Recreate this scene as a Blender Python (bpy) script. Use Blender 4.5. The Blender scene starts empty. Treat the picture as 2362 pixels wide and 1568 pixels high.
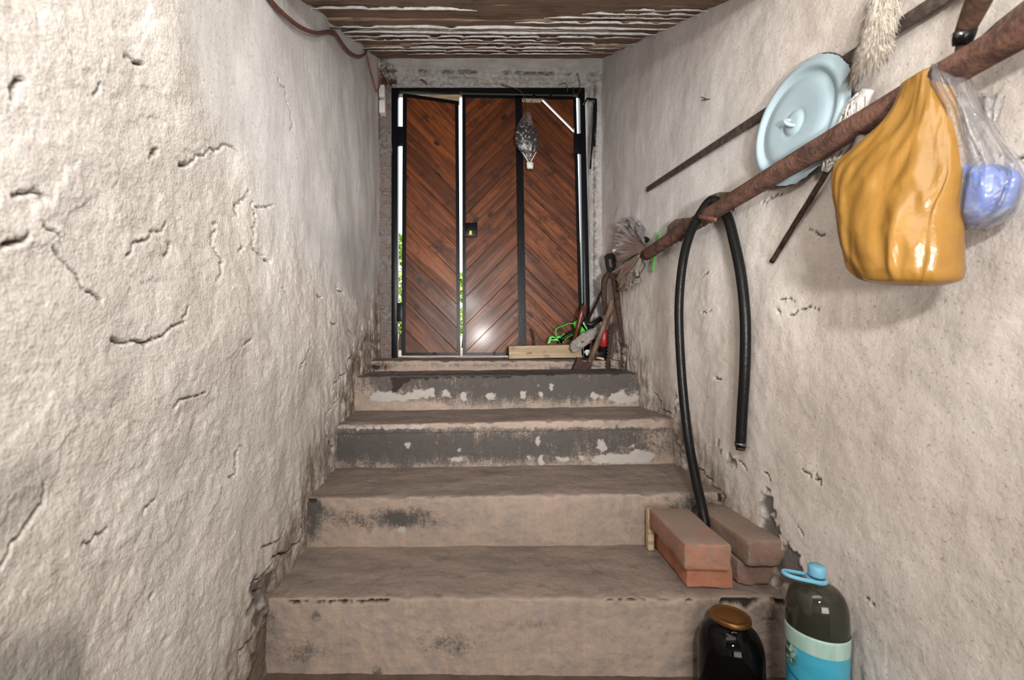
import bpy, bmesh, math, random
import numpy as np
from mathutils import Vector, Matrix

random.seed(11)
scene = bpy.context.scene
C = scene.collection

# ------------------------------------------------------------------ camera, world, lights, exposure
F, CX, CY, IW, IH = 1050.0, 1066.0, 775.0, 2362.0, 1568.0      # focal length and level axis in pixels
ZC = 0.868                                                     # camera height above the lowest floor
cam_d = bpy.data.cameras.new('camera')
cam_d.sensor_width = 36.0
cam_d.lens = 36.0 * F / IW
cam_d.shift_x = (IW / 2 - CX) / IW
cam_d.shift_y = -(IH / 2 - CY) / IW
cam_d.clip_start = 0.02
cam_d.dof.use_dof = True
cam_d.dof.focus_distance = 1.9
cam_d.dof.aperture_fstop = 4.0
cam = bpy.data.objects.new('camera', cam_d)
cam.location = (0, 0, ZC)
cam.rotation_euler = (math.pi / 2, 0, 0)
C.objects.link(cam)
scene.camera = cam

world = bpy.data.worlds.new('daylight'); scene.world = world
world.use_nodes = True
world.node_tree.nodes['Background'].inputs[0].default_value = (0.90, 0.96, 1.0, 1)
world.node_tree.nodes['Background'].inputs[1].default_value = 2.6

def area_light(name, loc, target, sx, sy, power, col):
    l = bpy.data.lights.new(name, 'AREA'); l.shape = 'RECTANGLE'; l.size = sx; l.size_y = sy
    l.energy = power; l.color = col
    o = bpy.data.objects.new(name, l); o.location = loc
    o.rotation_euler = (Vector(target) - Vector(loc)).to_track_quat('-Z', 'Y').to_euler()
    C.objects.link(o); return o
area_light('flash', (0.10, -0.35, ZC + 0.42), (0.25, 2.4, ZC + 0.30), 0.12, 0.08, 17.0, (1.0, 0.97, 0.93))
area_light('room_fill', (0.0, -4.2, ZC + 0.10), (0.10, 2.5, ZC + 0.40), 2.4, 1.5, 110.0, (1.0, 0.965, 0.92))  # added fill lamp, in place of flash light bounced through the room
area_light('ceiling_fill', (0.22, 0.45, ZC + 0.84), (0.30, 1.65, ZC - 0.1), 1.00, 0.60, 8.5, (1.0, 0.975, 0.94))  # added fill lamp out of view, imitating flash bounced off the ceiling
sp_d = bpy.data.lights.new('flash_head', 'SPOT'); sp_d.energy = 230.0; sp_d.spot_size = math.radians(64); sp_d.spot_blend = 1.0; sp_d.shadow_soft_size = 0.06; sp_d.color = (1.0, 0.975, 0.945)
sp_o = bpy.data.objects.new('flash_head', sp_d); sp_o.location = (0.24, -0.38, ZC + 0.02)
sp_o.rotation_euler = (Vector((0.16, 2.7, ZC + 0.62)) - Vector(sp_o.location)).to_track_quat('-Z', 'Y').to_euler(); C.objects.link(sp_o)
sun_d = bpy.data.lights.new('sun', 'SUN'); sun_d.energy = 3.0; sun_d.angle = 0.01; sun_d.color = (1.0, 0.93, 0.82)
sun = bpy.data.objects.new('sun', sun_d); sun.rotation_euler = (math.radians(38), 0, math.radians(24)); sun.location = (0, 5, 6)
C.objects.link(sun)

scene.cycles.use_adaptive_sampling = True; scene.cycles.adaptive_threshold = 0.06; scene.cycles.adaptive_min_samples = 12
scene.cycles.max_bounces = 5; scene.cycles.diffuse_bounces = 3; scene.cycles.glossy_bounces = 2; scene.cycles.transmission_bounces = 4; scene.cycles.transparent_max_bounces = 6
scene.view_settings.view_transform = 'Standard'
scene.view_settings.look = 'None'
scene.view_settings.exposure = -0.08
scene.view_settings.gamma = 1.0
scene.view_settings.use_curve_mapping = False

# ------------------------------------------------------------------ helpers
def at(px, py, Y):                       # a point of the photograph at depth Y (metres from the camera)
    return Vector(((px - CX) / F * Y, Y, ZC + (CY - py) / F * Y))
def atX(px, py, X):                      # a point of the photograph on the plane x = X
    return at(px, py, X * F / (px - CX))
def atZ(px, py, Z):                      # a point of the photograph on the plane z = Z
    return at(px, py, (ZC - Z) * F / (py - CY))

def tag(o, label=None, cat=None, group=None, kind=None):
    if label: o['label'] = label
    if cat: o['category'] = cat
    if group: o['group'] = group
    if kind: o['kind'] = kind
    return o
def empty(name, loc=(0, 0, 0)):
    o = bpy.data.objects.new(name, None); o.empty_display_size = 0.05; o.location = loc
    C.objects.link(o); return o
def mesh_obj(name, verts, faces, mat=None, parent=None, smooth=True, origin=None):
    me = bpy.data.meshes.new(name)
    vs = [Vector(v) for v in verts] if not isinstance(verts, np.ndarray) else verts
    if origin is not None:
        vs = [v - Vector(origin) for v in vs]
    me.from_pydata(vs.tolist() if isinstance(vs, np.ndarray) else vs, [], faces.tolist() if isinstance(faces, np.ndarray) else faces)
    me.update()
    if smooth:
        me.polygons.foreach_set('use_smooth', [True] * len(me.polygons))
    o = bpy.data.objects.new(name, me); C.objects.link(o)
    if mat: me.materials.append(mat)
    if origin is not None: o.location = origin
    if parent is not None:
        o.parent = parent
        pl = Vector(parent.location)
        if parent.parent is not None: pl = pl + Vector(parent.parent.location)
        o.location = Vector(o.location) - pl
    return o
def set_attr(o, name, arr):
    a = o.data.attributes.new(name, 'FLOAT', 'POINT')
    a.data.foreach_set('value', np.asarray(arr, dtype=np.float32).ravel())
def autosmooth(o, angle=35):
    me = o.data
    bm = bmesh.new(); bm.from_mesh(me)
    lim = math.radians(angle)
    for e in bm.edges:
        if len(e.link_faces) == 2 and e.calc_face_angle(0) > lim: e.smooth = False
    bm.to_mesh(me); bm.free(); return o
def fix_normals(o):
    bm = bmesh.new(); bm.from_mesh(o.data); bmesh.ops.recalc_face_normals(bm, faces=bm.faces)
    bm.to_mesh(o.data); bm.free(); return o

# numpy gradient noise
def _hash(ix, iy, seed):
    h = (ix.astype(np.int64) * 374761393 + iy.astype(np.int64) * 668265263 + seed * 974711) & 0x7fffffff
    h = ((h ^ (h >> 13)) * 1274126177) & 0x7fffffff
    return (h ^ (h >> 16)) & 0x7fffffff
def pn(x, y, seed=0):
    x = np.asarray(x, dtype=np.float64); y = np.asarray(y, dtype=np.float64)
    ix = np.floor(x); iy = np.floor(y); fx = x - ix; fy = y - iy
    u = fx * fx * fx * (fx * (fx * 6 - 15) + 10); v = fy * fy * fy * (fy * (fy * 6 - 15) + 10)
    def g(dx, dy):
        a = _hash(ix + dx, iy + dy, seed) * (2 * math.pi / 0x7fffffff) * 7.0
        return np.cos(a) * (fx - dx) + np.sin(a) * (fy - dy)
    a = g(0, 0) * (1 - u) + g(1, 0) * u; b = g(0, 1) * (1 - u) + g(1, 1) * u
    return (a * (1 - v) + b * v) * 1.5
def fbm(x, y, octv=4, seed=0, gain=0.5):
    t = 0; a = 1.0; s = 1.0
    for i in range(octv):
        t = t + a * pn(x * s + 17.3 * i, y * s - 9.1 * i, seed + i * 31); a *= gain; s *= 2.03
    return t
def sstep(a, b, x):
    t = np.clip((x - a) / (b - a), 0, 1); return t * t * (3 - 2 * t)
def poly_dist(px, py, poly, closed=True):            # signed (inside negative) distance in pixels for polygons
    P = np.asarray(poly, dtype=float); n = len(P)
    d = np.full(px.shape, 1e9); inside = np.zeros(px.shape, bool)
    for i in range(n if closed else n - 1):
        a = P[i]; b = P[(i + 1) % n]; ab = b - a; L = max((ab ** 2).sum(), 1e-9)
        t = np.clip(((px - a[0]) * ab[0] + (py - a[1]) * ab[1]) / L, 0, 1)
        d = np.minimum(d, np.hypot(px - a[0] - t * ab[0], py - a[1] - t * ab[1]))
        if closed:
            c = ((a[1] > py) != (b[1] > py)) & (px < (b[0] - a[0]) * (py - a[1]) / (b[1] - a[1] + 1e-12) + a[0])
            inside ^= c
    return np.where(inside, -d, d) if closed else d
def jag(pts, amp, n=2, rnd=None):                    # midpoint-displaced polyline
    rnd = rnd or random
    pts = [tuple(map(float, p)) for p in pts]
    for k in range(n):
        out = [pts[0]]
        for a, b in zip(pts, pts[1:]):
            L = math.hypot(b[0] - a[0], b[1] - a[1])
            out.append(((a[0] + b[0]) / 2 + rnd.uniform(-amp, amp) * L, (a[1] + b[1]) / 2 + rnd.uniform(-amp, amp) * L)); out.append(b)
        pts = out
    return pts

# generic shapes -> (verts, faces)
def frames(pts):
    pts = [Vector(p) for p in pts]; n = len(pts); T = []
    for i in range(n):
        T.append((pts[min(i + 1, n - 1)] - pts[max(i - 1, 0)]).normalized())
    up = Vector((0, 0, 1)) if abs(T[0].z) < 0.9 else Vector((1, 0, 0))
    N = [(up - T[0] * up.dot(T[0])).normalized()]
    for i in range(1, n):
        v = N[-1] - T[i] * N[-1].dot(T[i])
        N.append(v.normalized() if v.length > 1e-6 else N[-1])
    return pts, T, N, [t.cross(m) for t, m in zip(T, N)]
def tube(pts, r, seg=12, flat=1.0, rough=0.0, seed=0):
    pts, T, N, B = frames(pts); n = len(pts)
    rs = r if isinstance(r, (list, tuple)) else [r] * n
    rnd = random.Random(seed); V = []; Fc = []
    for i in range(n):
        for j in range(seg):
            a = 2 * math.pi * j / seg; k = rs[i] * (1 + rough * rnd.uniform(-1, 1))
            V.append(pts[i] + N[i] * math.cos(a) * k + B[i] * math.sin(a) * k * flat)
    for i in range(n - 1):
        for j in range(seg):
            k = (j + 1) % seg
            Fc.append((i * seg + j, i * seg + k, (i + 1) * seg + k, (i + 1) * seg + j))
    Fc.append(tuple(reversed(range(seg)))); Fc.append(tuple(range((n - 1) * seg, n * seg)))
    return V, Fc
def spline(pts, n=8):                                # Catmull-Rom resample
    P = [Vector(p) for p in pts]; P = [P[0] * 2 - P[1]] + P + [P[-1] * 2 - P[-2]]; out = []
    for i in range(1, len(P) - 2):
        for k in range(n):
            t = k / n; a, b, c, d = P[i - 1], P[i], P[i + 1], P[i + 2]
            out.append(0.5 * ((2 * b) + (c - a) * t + (2 * a - 5 * b + 4 * c - d) * t * t + (3 * b - a - 3 * c + d) * t ** 3))
    out.append(P[-2]); return out
def lerp_list(a, n):                                 # resample a radius list to n entries
    return [float(np.interp(i / (n - 1) * (len(a) - 1), range(len(a)), a)) for i in range(n)]
def lathe(prof, seg=40):                             # prof: (r, z) list, closed with caps when r > 0 at the ends
    V = []; Fc = []
    for r, z in prof:
        for j in range(seg):
            a = 2 * math.pi * j / seg; V.append(Vector((r * math.cos(a), r * math.sin(a), z)))
    n = len(prof)
    for i in range(n - 1):
        for j in range(seg):
            k = (j + 1) % seg; Fc.append((i * seg + j, i * seg + k, (i + 1) * seg + k, (i + 1) * seg + j))
    Fc.append(tuple(reversed(range(seg)))); Fc.append(tuple(range((n - 1) * seg, n * seg)))
    return V, Fc
def box(x0, x1, y0, y1, z0, z1):
    V = [Vector(p) for p in ((x0, y0, z0), (x1, y0, z0), (x1, y1, z0), (x0, y1, z0), (x0, y0, z1), (x1, y0, z1), (x1, y1, z1), (x0, y1, z1))]
    return V, [(0, 3, 2, 1), (4, 5, 6, 7), (0, 1, 5, 4), (1, 2, 6, 5), (2, 3, 7, 6), (3, 0, 4, 7)]
def merge(*parts):
    V = []; Fc = []
    for v, f in parts:
        o = len(V); V += list(v); Fc += [tuple(i + o for i in q) for q in f]
    return V, Fc
def xf(part, M):
    return [M @ Vector(v) for v in part[0]], part[1]
def prism(poly, axis, depth):                        # planar polygon (3D points) swept by the vector axis*depth
    n = len(poly); A = [Vector(p) for p in poly]; d = Vector(axis) * depth
    V = A + [p + d for p in A]
    return V, [tuple(range(n)), tuple(reversed(range(n, 2 * n)))] + [(i, n + i, n + (i + 1) % n, (i + 1) % n) for i in range(n)]
def rounded_box(sx, sy, sz, bev=0.004, cuts=3, noise=0.0, seed=0, chips=0):
    bm = bmesh.new(); bmesh.ops.create_cube(bm, size=1.0)
    for v in bm.verts: v.co = Vector((v.co.x * sx, v.co.y * sy, v.co.z * sz))
    bmesh.ops.bevel(bm, geom=list(bm.edges), offset=bev, segments=2, profile=0.6, affect='EDGES')
    if cuts:
        bmesh.ops.subdivide_edges(bm, edges=[e for e in bm.edges if e.calc_length() > 0.02], cuts=cuts, use_grid_fill=True)
    rnd = random.Random(seed)
    if chips:
        cs = [Vector((rnd.choice((-1, 1)) * sx / 2, rnd.choice((-1, 1)) * sy / 2 * rnd.uniform(0.3, 1), rnd.choice((-1, 1)) * sz / 2)) for _ in range(chips)]
        for v in bm.verts:
            for c in cs:
                d = (v.co - c).length
                if d < 0.022: v.co += (Vector((0, 0, 0)) - c).normalized() * (0.022 - d) * 0.55
    if noise:
        for v in bm.verts:
            p = v.co * 60 + Vector((seed * 3.1, 0, 0))
            n = float(pn(np.array([p.x + p.z * 0.7]), np.array([p.y - p.z * 0.4]), seed)[0])
            v.co += v.co.normalized() * n * noise
    bmesh.ops.recalc_face_normals(bm, faces=bm.faces)
    V = [v.co.copy() for v in bm.verts]; Fc = [tuple(v.index for v in f.verts) for f in bm.faces]
    bm.free(); return V, Fc
def loft(rings, cap=True):
    n = len(rings[0]); V = [p for r in rings for p in r]; Fc = []
    for i in range(len(rings) - 1):
        for j in range(n):
            k = (j + 1) % n; Fc.append((i * n + j, i * n + k, (i + 1) * n + k, (i + 1) * n + j))
    if cap:
        Fc.append(tuple(reversed(range(n)))); Fc.append(tuple(range((len(rings) - 1) * n, len(rings) * n)))
    return V, Fc
def bag_rings(rows, seg=64, sub=5, fold=0.006, seed=0, power=2.6):
    """rows: (left point, right point, half thickness vector, fold factor); a crumpled bag lofted between them"""
    m = len(rows); rings = []
    Ls = spline([r[0] for r in rows], sub); Rs = spline([r[1] for r in rows], sub); n = len(Ls)
    Hs = [Vector([np.interp(i / (n - 1) * (m - 1), range(m), [r[2][k] for r in rows]) for k in range(3)]) for i in range(n)]
    Fs = [float(np.interp(i / (n - 1) * (m - 1), range(m), [r[3] for r in rows])) for i in range(n)]
    for i in range(n):
        c = (Ls[i] + Rs[i]) / 2; h = (Rs[i] - Ls[i]) / 2; ring = []
        A = 2 * math.pi * np.arange(seg) / seg; CA, SA = np.cos(A), np.sin(A)
        W = fbm(CA * 2.6 + 0.5 * SA + i * 0.018, SA * 2.6 + i * 0.022, 3, seed) - 0.9 * np.abs(pn(A * 2.6 + i * 0.02, A * 0 + i * 0.06, seed + 5))
        for j in range(seg):
            ca, sa = float(CA[j]), float(SA[j])
            x = math.copysign(abs(ca) ** (2 / power), ca); y = math.copysign(abs(sa) ** (2 / power), sa)
            k = fold * Fs[i] * float(W[j])
            ring.append(c + h * x + Hs[i] * y + Hs[i].normalized() * k * (1.4 * math.copysign(1, sa) * min(1, abs(sa) * 3)) + h.normalized() * k * 0.35 * ca)
        rings.append(ring)
    return rings

# ------------------------------------------------------------------ materials
def new_mat(name):
    m = bpy.data.materials.new(name); m.use_nodes = True
    return m, m.node_tree, m.node_tree.nodes['Principled BSDF']
def nd(nt, typ, ins=None, **props):
    n = nt.nodes.new('ShaderNode' + typ)
    for k, v in props.items(): setattr(n, k, v)
    for k, v in (ins or {}).items():
        s = n.inputs[k]
        if isinstance(v, bpy.types.NodeSocket): nt.links.new(v, s)
        else: s.default_value = v
    return n
def put(nt, sock, v):
    if isinstance(v, bpy.types.NodeSocket): nt.links.new(v, sock)
    else: sock.default_value = v
def col(c): return (c[0], c[1], c[2], 1.0)
def mixc(nt, fac, a, b, blend='MIX'):
    n = nt.nodes.new('ShaderNodeMix'); n.data_type = 'RGBA'; n.blend_type = blend
    put(nt, n.inputs[0], fac)
    put(nt, n.inputs[6], col(a) if isinstance(a, tuple) else a); put(nt, n.inputs[7], col(b) if isinstance(b, tuple) else b)
    return n.outputs[2]
def mth(nt, op, a, b=0.0, c=0.0, clamp=False):
    n = nt.nodes.new('ShaderNodeMath'); n.operation = op; n.use_clamp = clamp
    put(nt, n.inputs[0], a); put(nt, n.inputs[1], b); put(nt, n.inputs[2], c); return n.outputs[0]
def step(nt, v, lo, hi, a=0.0, b=1.0):
    n = nd(nt, 'MapRange', {'From Min': lo, 'From Max': hi, 'To Min': a, 'To Max': b}, interpolation_type='SMOOTHSTEP')
    put(nt, n.inputs['Value'], v); return n.outputs['Result']
def coords(nt, scale=(1, 1, 1), kind='Object', rot=(0, 0, 0), jitter=False):
    tc = nd(nt, 'TexCoord'); v = tc.outputs[kind]
    if jitter:
        oi = nd(nt, 'ObjectInfo'); k = nd(nt, 'VectorMath', {0: oi.outputs['Random'], 1: (37.0, 91.0, 13.0)}, operation='MULTIPLY')
        v = nd(nt, 'VectorMath', {0: v, 1: k.outputs[0]}, operation='ADD').outputs[0]
    return nd(nt, 'Mapping', {'Vector': v, 'Scale': scale, 'Rotation': rot}).outputs[0]
def noise(nt, vec, scale, detail=5, rough=0.55, dist=0.0):
    return nd(nt, 'TexNoise', {'Vector': vec, 'Scale': scale, 'Detail': detail, 'Roughness': rough, 'Distortion': dist}).outputs[0]
def bump(nt, bsdf, h, strength=0.4, dist=0.01):
    b = nd(nt, 'Bump', {'Height': h, 'Strength': strength, 'Distance': dist}); nt.links.new(b.outputs[0], bsdf.inputs['Normal']); return b
def attr(nt, name): return nd(nt, 'Attribute', attribute_name=name).outputs['Fac']

def plaster_mat(name, light, warm, cool, cement, bst):
    m, nt, b = new_mat(name); v = coords(nt)
    n1 = noise(nt, v, 2.3, 3); n2 = noise(nt, v, 15, 4, 0.68); gr = noise(nt, v, 150, 1, 0.5)
    c = mixc(nt, step(nt, n1, 0.35, 0.68), light, warm)
    c = mixc(nt, step(nt, n2, 0.42, 0.75, 0, 0.45), c, (warm[0] * 0.80, warm[1] * 0.79, warm[2] * 0.77))
    c = mixc(nt, attr(nt, 'lime'), c, mixc(nt, step(nt, n2, 0.35, 0.7), cool, (cool[0] * 0.9, cool[1] * 0.9, cool[2] * 0.9)))
    # small light grains and dark pits of the clay plaster
    c = mixc(nt, step(nt, gr, 0.62, 0.74, 0, 0.7), c, (light[0] * 1.12, light[1] * 1.1, light[2] * 1.08))
    c = mixc(nt, step(nt, gr, 0.36, 0.24, 0, 0.6), c, (warm[0] * 0.5, warm[1] * 0.45, warm[2] * 0.4))
    c = mixc(nt, attr(nt, 'cement'), c, mixc(nt, gr, cement, (cement[0] * 0.7, cement[1] * 0.7, cement[2] * 0.7)))  # bare cement, and on the left wall a painted shadow too
    c = mixc(nt, mth(nt, 'MULTIPLY', attr(nt, 'soil'), step(nt, n2, 0.25, 0.62)), c, (0.20, 0.145, 0.105))
    c = mixc(nt, attr(nt, 'crack'), c, (0.075, 0.046, 0.031))
    nt.links.new(c, b.inputs['Base Color']); b.inputs['Roughness'].default_value = 0.93; b.inputs['Specular IOR Level'].default_value = 0.15
    r = mth(nt, 'SUBTRACT', 1.25, mth(nt, 'MULTIPLY', attr(nt, 'lime'), 0.8))
    h = mth(nt, 'MULTIPLY', mth(nt, 'ADD', noise(nt, v, 50, 1, 0.7), mth(nt, 'MULTIPLY', noise(nt, v, 220, 1, 0.7), 0.85)), r)
    bump(nt, b, h, bst, 0.004); return m

M_left = plaster_mat('clay_plaster_left', (0.72, 0.688, 0.652), (0.655, 0.605, 0.555), (0.69, 0.68, 0.67), (0.25, 0.235, 0.22), 0.52)
M_right = plaster_mat('clay_plaster_right', (0.76, 0.695, 0.64), (0.685, 0.61, 0.552), (0.71, 0.685, 0.665), (0.22, 0.20, 0.185), 0.24)

def stair_mat():
    m, nt, b = new_mat('stair_cement'); v = coords(nt)
    g = noise(nt, v, 150, 2, 0.8); g2 = noise(nt, v, 16, 4, 0.75); g3 = noise(nt, coords(nt, (1, 1, 0.18)), 55, 3, 0.7); n8 = noise(nt, coords(nt, (0.5, 1.5, 1)), 8, 5, 0.75)
    riser = mixc(nt, step(nt, g2, 0.3, 0.7), (0.36, 0.276, 0.223), (0.275, 0.230, 0.200))
    riser = mixc(nt, step(nt, g3, 0.42, 0.75, 0, 0.5), riser, (0.405, 0.308, 0.24))
    riser = mixc(nt, step(nt, n8, 0.50, 0.72, 0, 0.6), riser, (0.19, 0.165, 0.148))
    riser = mixc(nt, step(nt, g, 0.60, 0.74, 0, 0.4), riser, (0.17, 0.125, 0.10))
    tread = mixc(nt, step(nt, n8, 0.32, 0.7), (0.305, 0.240, 0.203), (0.190, 0.156, 0.135))
    tread = mixc(nt, step(nt, g, 0.58, 0.74, 0, 0.45), tread, (0.38, 0.31, 0.265))
    tread = mixc(nt, step(nt, g2, 0.56, 0.72, 0, 0.6), tread, (0.12, 0.098, 0.084))
    c = mixc(nt, attr(nt, 'tread'), riser, tread)
    t = mth(nt, 'ADD', mth(nt, 'ADD', mth(nt, 'MULTIPLY', g, 0.9), mth(nt, 'MULTIPLY', g2, 1.1)), mth(nt, 'MULTIPLY', g3, 0.7))
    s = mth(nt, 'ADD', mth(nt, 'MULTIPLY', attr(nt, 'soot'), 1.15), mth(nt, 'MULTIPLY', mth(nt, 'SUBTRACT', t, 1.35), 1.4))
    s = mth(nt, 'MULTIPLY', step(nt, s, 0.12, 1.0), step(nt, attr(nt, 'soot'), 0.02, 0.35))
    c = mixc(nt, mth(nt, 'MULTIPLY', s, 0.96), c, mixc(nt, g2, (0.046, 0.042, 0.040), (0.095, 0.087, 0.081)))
    c = mixc(nt, attr(nt, 'chip'), c, mixc(nt, g, (0.42, 0.39, 0.36), (0.32, 0.295, 0.27)))
    c = mixc(nt, attr(nt, 'hole'), c, (0.035, 0.026, 0.022))
    c = mixc(nt, attr(nt, 'rust'), c, mixc(nt, step(nt, g, 0.4, 0.6), (0.16, 0.055, 0.03), (0.06, 0.03, 0.02)))
    nt.links.new(c, b.inputs['Base Color']); b.inputs['Roughness'].default_value = 0.9; b.inputs['Specular IOR Level'].default_value = 0.2
    bump(nt, b, mth(nt, 'ADD', noise(nt, v, 60, 1, 0.65), mth(nt, 'MULTIPLY', g, 0.4)), 0.55, 0.004); return m
M_stair = stair_mat()

def simple(name, c, rough=0.6, metal=0.0, spec=0.5, var=0.0, vscale=30, bmp=0.0, bscale=80, dark=None, lohi=(0.4, 0.65), coat=0.0):
    m, nt, b = new_mat(name)
    b.inputs['Roughness'].default_value = rough; b.inputs['Metallic'].default_value = metal; b.inputs['Specular IOR Level'].default_value = spec
    b.inputs['Coat Weight'].default_value = coat
    v = coords(nt)
    if var or dark:
        d = dark or tuple(k * (1 - var) for k in c)
        nt.links.new(mixc(nt, step(nt, noise(nt, v, vscale, 4, 0.65), *lohi), c, d), b.inputs['Base Color'])
    else: b.inputs['Base Color'].default_value = col(c)
    if bmp: bump(nt, b, noise(nt, v, bscale, 2), bmp, 0.004)
    return m
M_black = simple('black_enamel_steel', (0.006, 0.006, 0.008), 0.30, 0.0, 0.12, dark=(0.03, 0.03, 0.032), vscale=60, lohi=(0.60, 0.85), bmp=0.15, bscale=120)
M_rust = simple('rusty_iron', (0.066, 0.036, 0.026), 0.75, 0.0, 0.2, dark=(0.026, 0.016, 0.013), vscale=70, bmp=0.6, bscale=160)
M_rustpole = simple('rusty_pole_iron', (0.150, 0.078, 0.056), 0.78, 0.0, 0.25, dark=(0.066, 0.035, 0.027), vscale=30, bmp=0.6, bscale=130)
M_dkiron = simple('dark_flat_iron', (0.062, 0.045, 0.038), 0.6, 0.2, 0.4, dark=(0.12, 0.095, 0.08), vscale=50, bmp=0.3, bscale=140)
M_rubber = simple('black_rubber', (0.006, 0.006, 0.006), 0.36, 0, 0.22, dark=(0.028, 0.027, 0.025), vscale=80, lohi=(0.6, 0.85), bmp=0.2, bscale=150)
M_white = simple('white_plastic', (0.72, 0.71, 0.68), 0.45)
M_orwire = simple('terracotta_wire', (0.42, 0.14, 0.075), 0.5, dark=(0.25, 0.09, 0.05), vscale=40)
M_brwire = simple('brown_cable', (0.20, 0.075, 0.048), 0.6, dark=(0.10, 0.045, 0.035), vscale=60, bmp=0.3)
M_thin = simple('thin_wire', (0.07, 0.05, 0.04), 0.6)
M_gold = simple('golden_lid', (0.25, 0.125, 0.036), 0.42, 0.8, 0.5, var=0.35, vscale=18)
M_keyhole_light = simple('keyhole_light', (0.65, 0.52, 0.06), 0.3, 0.6)
M_chrome = simple('chromed_steel', (0.25, 0.25, 0.26), 0.18, 1.0)
M_green = simple('bright_green_plastic', (0.02, 0.52, 0.02), 0.4)
M_palegreen = simple('pale_green_plastic', (0.25, 0.62, 0.20), 0.45)
M_red = simple('red_plastic', (0.34, 0.014, 0.018), 0.4)
M_orange = simple('orange_red_plastic', (0.40, 0.06, 0.025), 0.5)
M_darkstuff = simple('dark_plastic', (0.006, 0.006, 0.006), 0.35, 0, 0.25)
M_string = simple('white_string', (0.70, 0.68, 0.64), 0.85, var=0.25, vscale=120, bmp=0.5, bscale=400)
M_blue = simple('blue_film', (0.085, 0.165, 0.50), 0.4, var=0.0, dark=(0.36, 0.44, 0.66), vscale=26, lohi=(0.50, 0.66), coat=0.2)
M_capblue = simple('light_blue_plastic', (0.17, 0.45, 0.62), 0.4)
M_jar = simple('black_jar_glass', (0.0025, 0.002, 0.002), 0.05, 0, 0.18)
M_rag = simple('grey_knit_rag', (0.34, 0.31, 0.28), 0.95, dark=(0.22, 0.20, 0.18), vscale=60, bmp=0.9, bscale=260)
M_debris = simple('debris', (0.30, 0.26, 0.22), 0.9, var=0.5, vscale=50, bmp=0.6)
M_soil = simple('garden_soil', (0.50, 0.36, 0.26), 0.9, var=0.3, vscale=6)
M_leafs = simple('sunlit_leaves', (0.25, 0.42, 0.06), 0.6, dark=(0.5, 0.62, 0.12), vscale=9)
M_bark = simple('bark', (0.10, 0.07, 0.05), 0.9)
M_cellar = simple('cellar_plaster', (0.58, 0.52, 0.46), 0.95, var=0.25, vscale=4, bmp=0.5, bscale=50)
M_floor = simple('cellar_floor', (0.13, 0.085, 0.065), 0.95, var=0.4, vscale=9, bmp=0.6, bscale=60)

def wood_mat(name, light, dark, rough, knots=True, scale=(3, 42, 42), coat=0.0, worn=None, bmpst=0.35, spec=0.4):
    m, nt, b = new_mat(name); v = coords(nt, scale, jitter=True); v1 = coords(nt, (1, 1, 1), jitter=True)
    g = noise(nt, v, 1.0, 3, 0.6, 0.6)
    ring = nd(nt, 'TexWave', {'Vector': coords(nt, (0.22 * scale[0], scale[1] * 0.55, scale[2] * 0.55), jitter=True), 'Scale': 1.1, 'Distortion': 5.0, 'Detail': 2, 'Detail Scale': 1.2}, bands_direction='Y').outputs['Fac']
    c = mixc(nt, step(nt, g, 0.3, 0.7), light, dark)
    c = mixc(nt, mth(nt, 'MULTIPLY', step(nt, ring, 0.55, 1.0), 0.5), c, tuple(k * 0.35 for k in dark))
    oi = nd(nt, 'ObjectInfo')
    c = mixc(nt, mth(nt, 'MULTIPLY', oi.outputs['Random'], 0.55), c, tuple(k * 0.62 for k in dark))
    c = mixc(nt, step(nt, noise(nt, v1, 11, 4, 0.75), 0.50, 0.70, 0, 0.75), c, tuple(k * 0.35 for k in dark))
    if knots:
        vo = nd(nt, 'TexVoronoi', {'Vector': coords(nt, (4.6, 7.5, 7.5), jitter=True), 'Scale': 1.0}).outputs['Distance']
        k = step(nt, mth(nt, 'ADD', vo, mth(nt, 'MULTIPLY', noise(nt, v1, 60, 3), 0.10)), 0.20, 0.12)
        c = mixc(nt, mth(nt, 'MULTIPLY', k, 0.92), c, (0.014, 0.007, 0.005))
    if worn:
        c = mixc(nt, step(nt, noise(nt, coords(nt, (1.2, 14, 14), jitter=True), 3.0, 6, 0.7), 0.56, 0.66, 0, worn[1]), c, worn[0])
    nt.links.new(c, b.inputs['Base Color'])
    b.inputs['Coat Weight'].default_value = coat; b.inputs['Coat Roughness'].default_value = 0.16; b.inputs['Specular IOR Level'].default_value = spec
    nt.links.new(step(nt, g, 0.2, 0.8, rough * 0.8, rough * 1.2), b.inputs['Roughness'])
    bump(nt, b, g, bmpst, 0.004); return m
M_door = wood_mat('varnished_door_pine', (0.235, 0.068, 0.018), (0.080, 0.021, 0.007), 0.50, coat=0.14, bmpst=0.7, spec=0.25)
M_ceilw = wood_mat('brown_ceiling_board', (0.48, 0.335, 0.245), (0.29, 0.19, 0.132), 0.85, knots=False, scale=(1.5, 60, 60), worn=((0.62, 0.58, 0.53), 0.12), bmpst=0.4)
M_ceilg = wood_mat('grey_limed_board', (0.44, 0.39, 0.35), (0.28, 0.22, 0.185), 0.9, knots=False, scale=(2, 50, 50), worn=((0.70, 0.67, 0.64), 0.75), bmpst=0.5)
M_pale = wood_mat('pale_new_timber', (0.62, 0.48, 0.31), (0.50, 0.37, 0.23), 0.75, knots=True, scale=(6, 60, 60), bmpst=0.3)
M_handle = wood_mat('worn_tool_handle', (0.17, 0.092, 0.057), (0.085, 0.046, 0.03), 0.6, knots=False, scale=(60, 60, 6))
M_redhandle = wood_mat('red_brown_handle', (0.24, 0.060, 0.024), (0.10, 0.026, 0.014), 0.35, knots=False, scale=(60, 60, 6))
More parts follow.
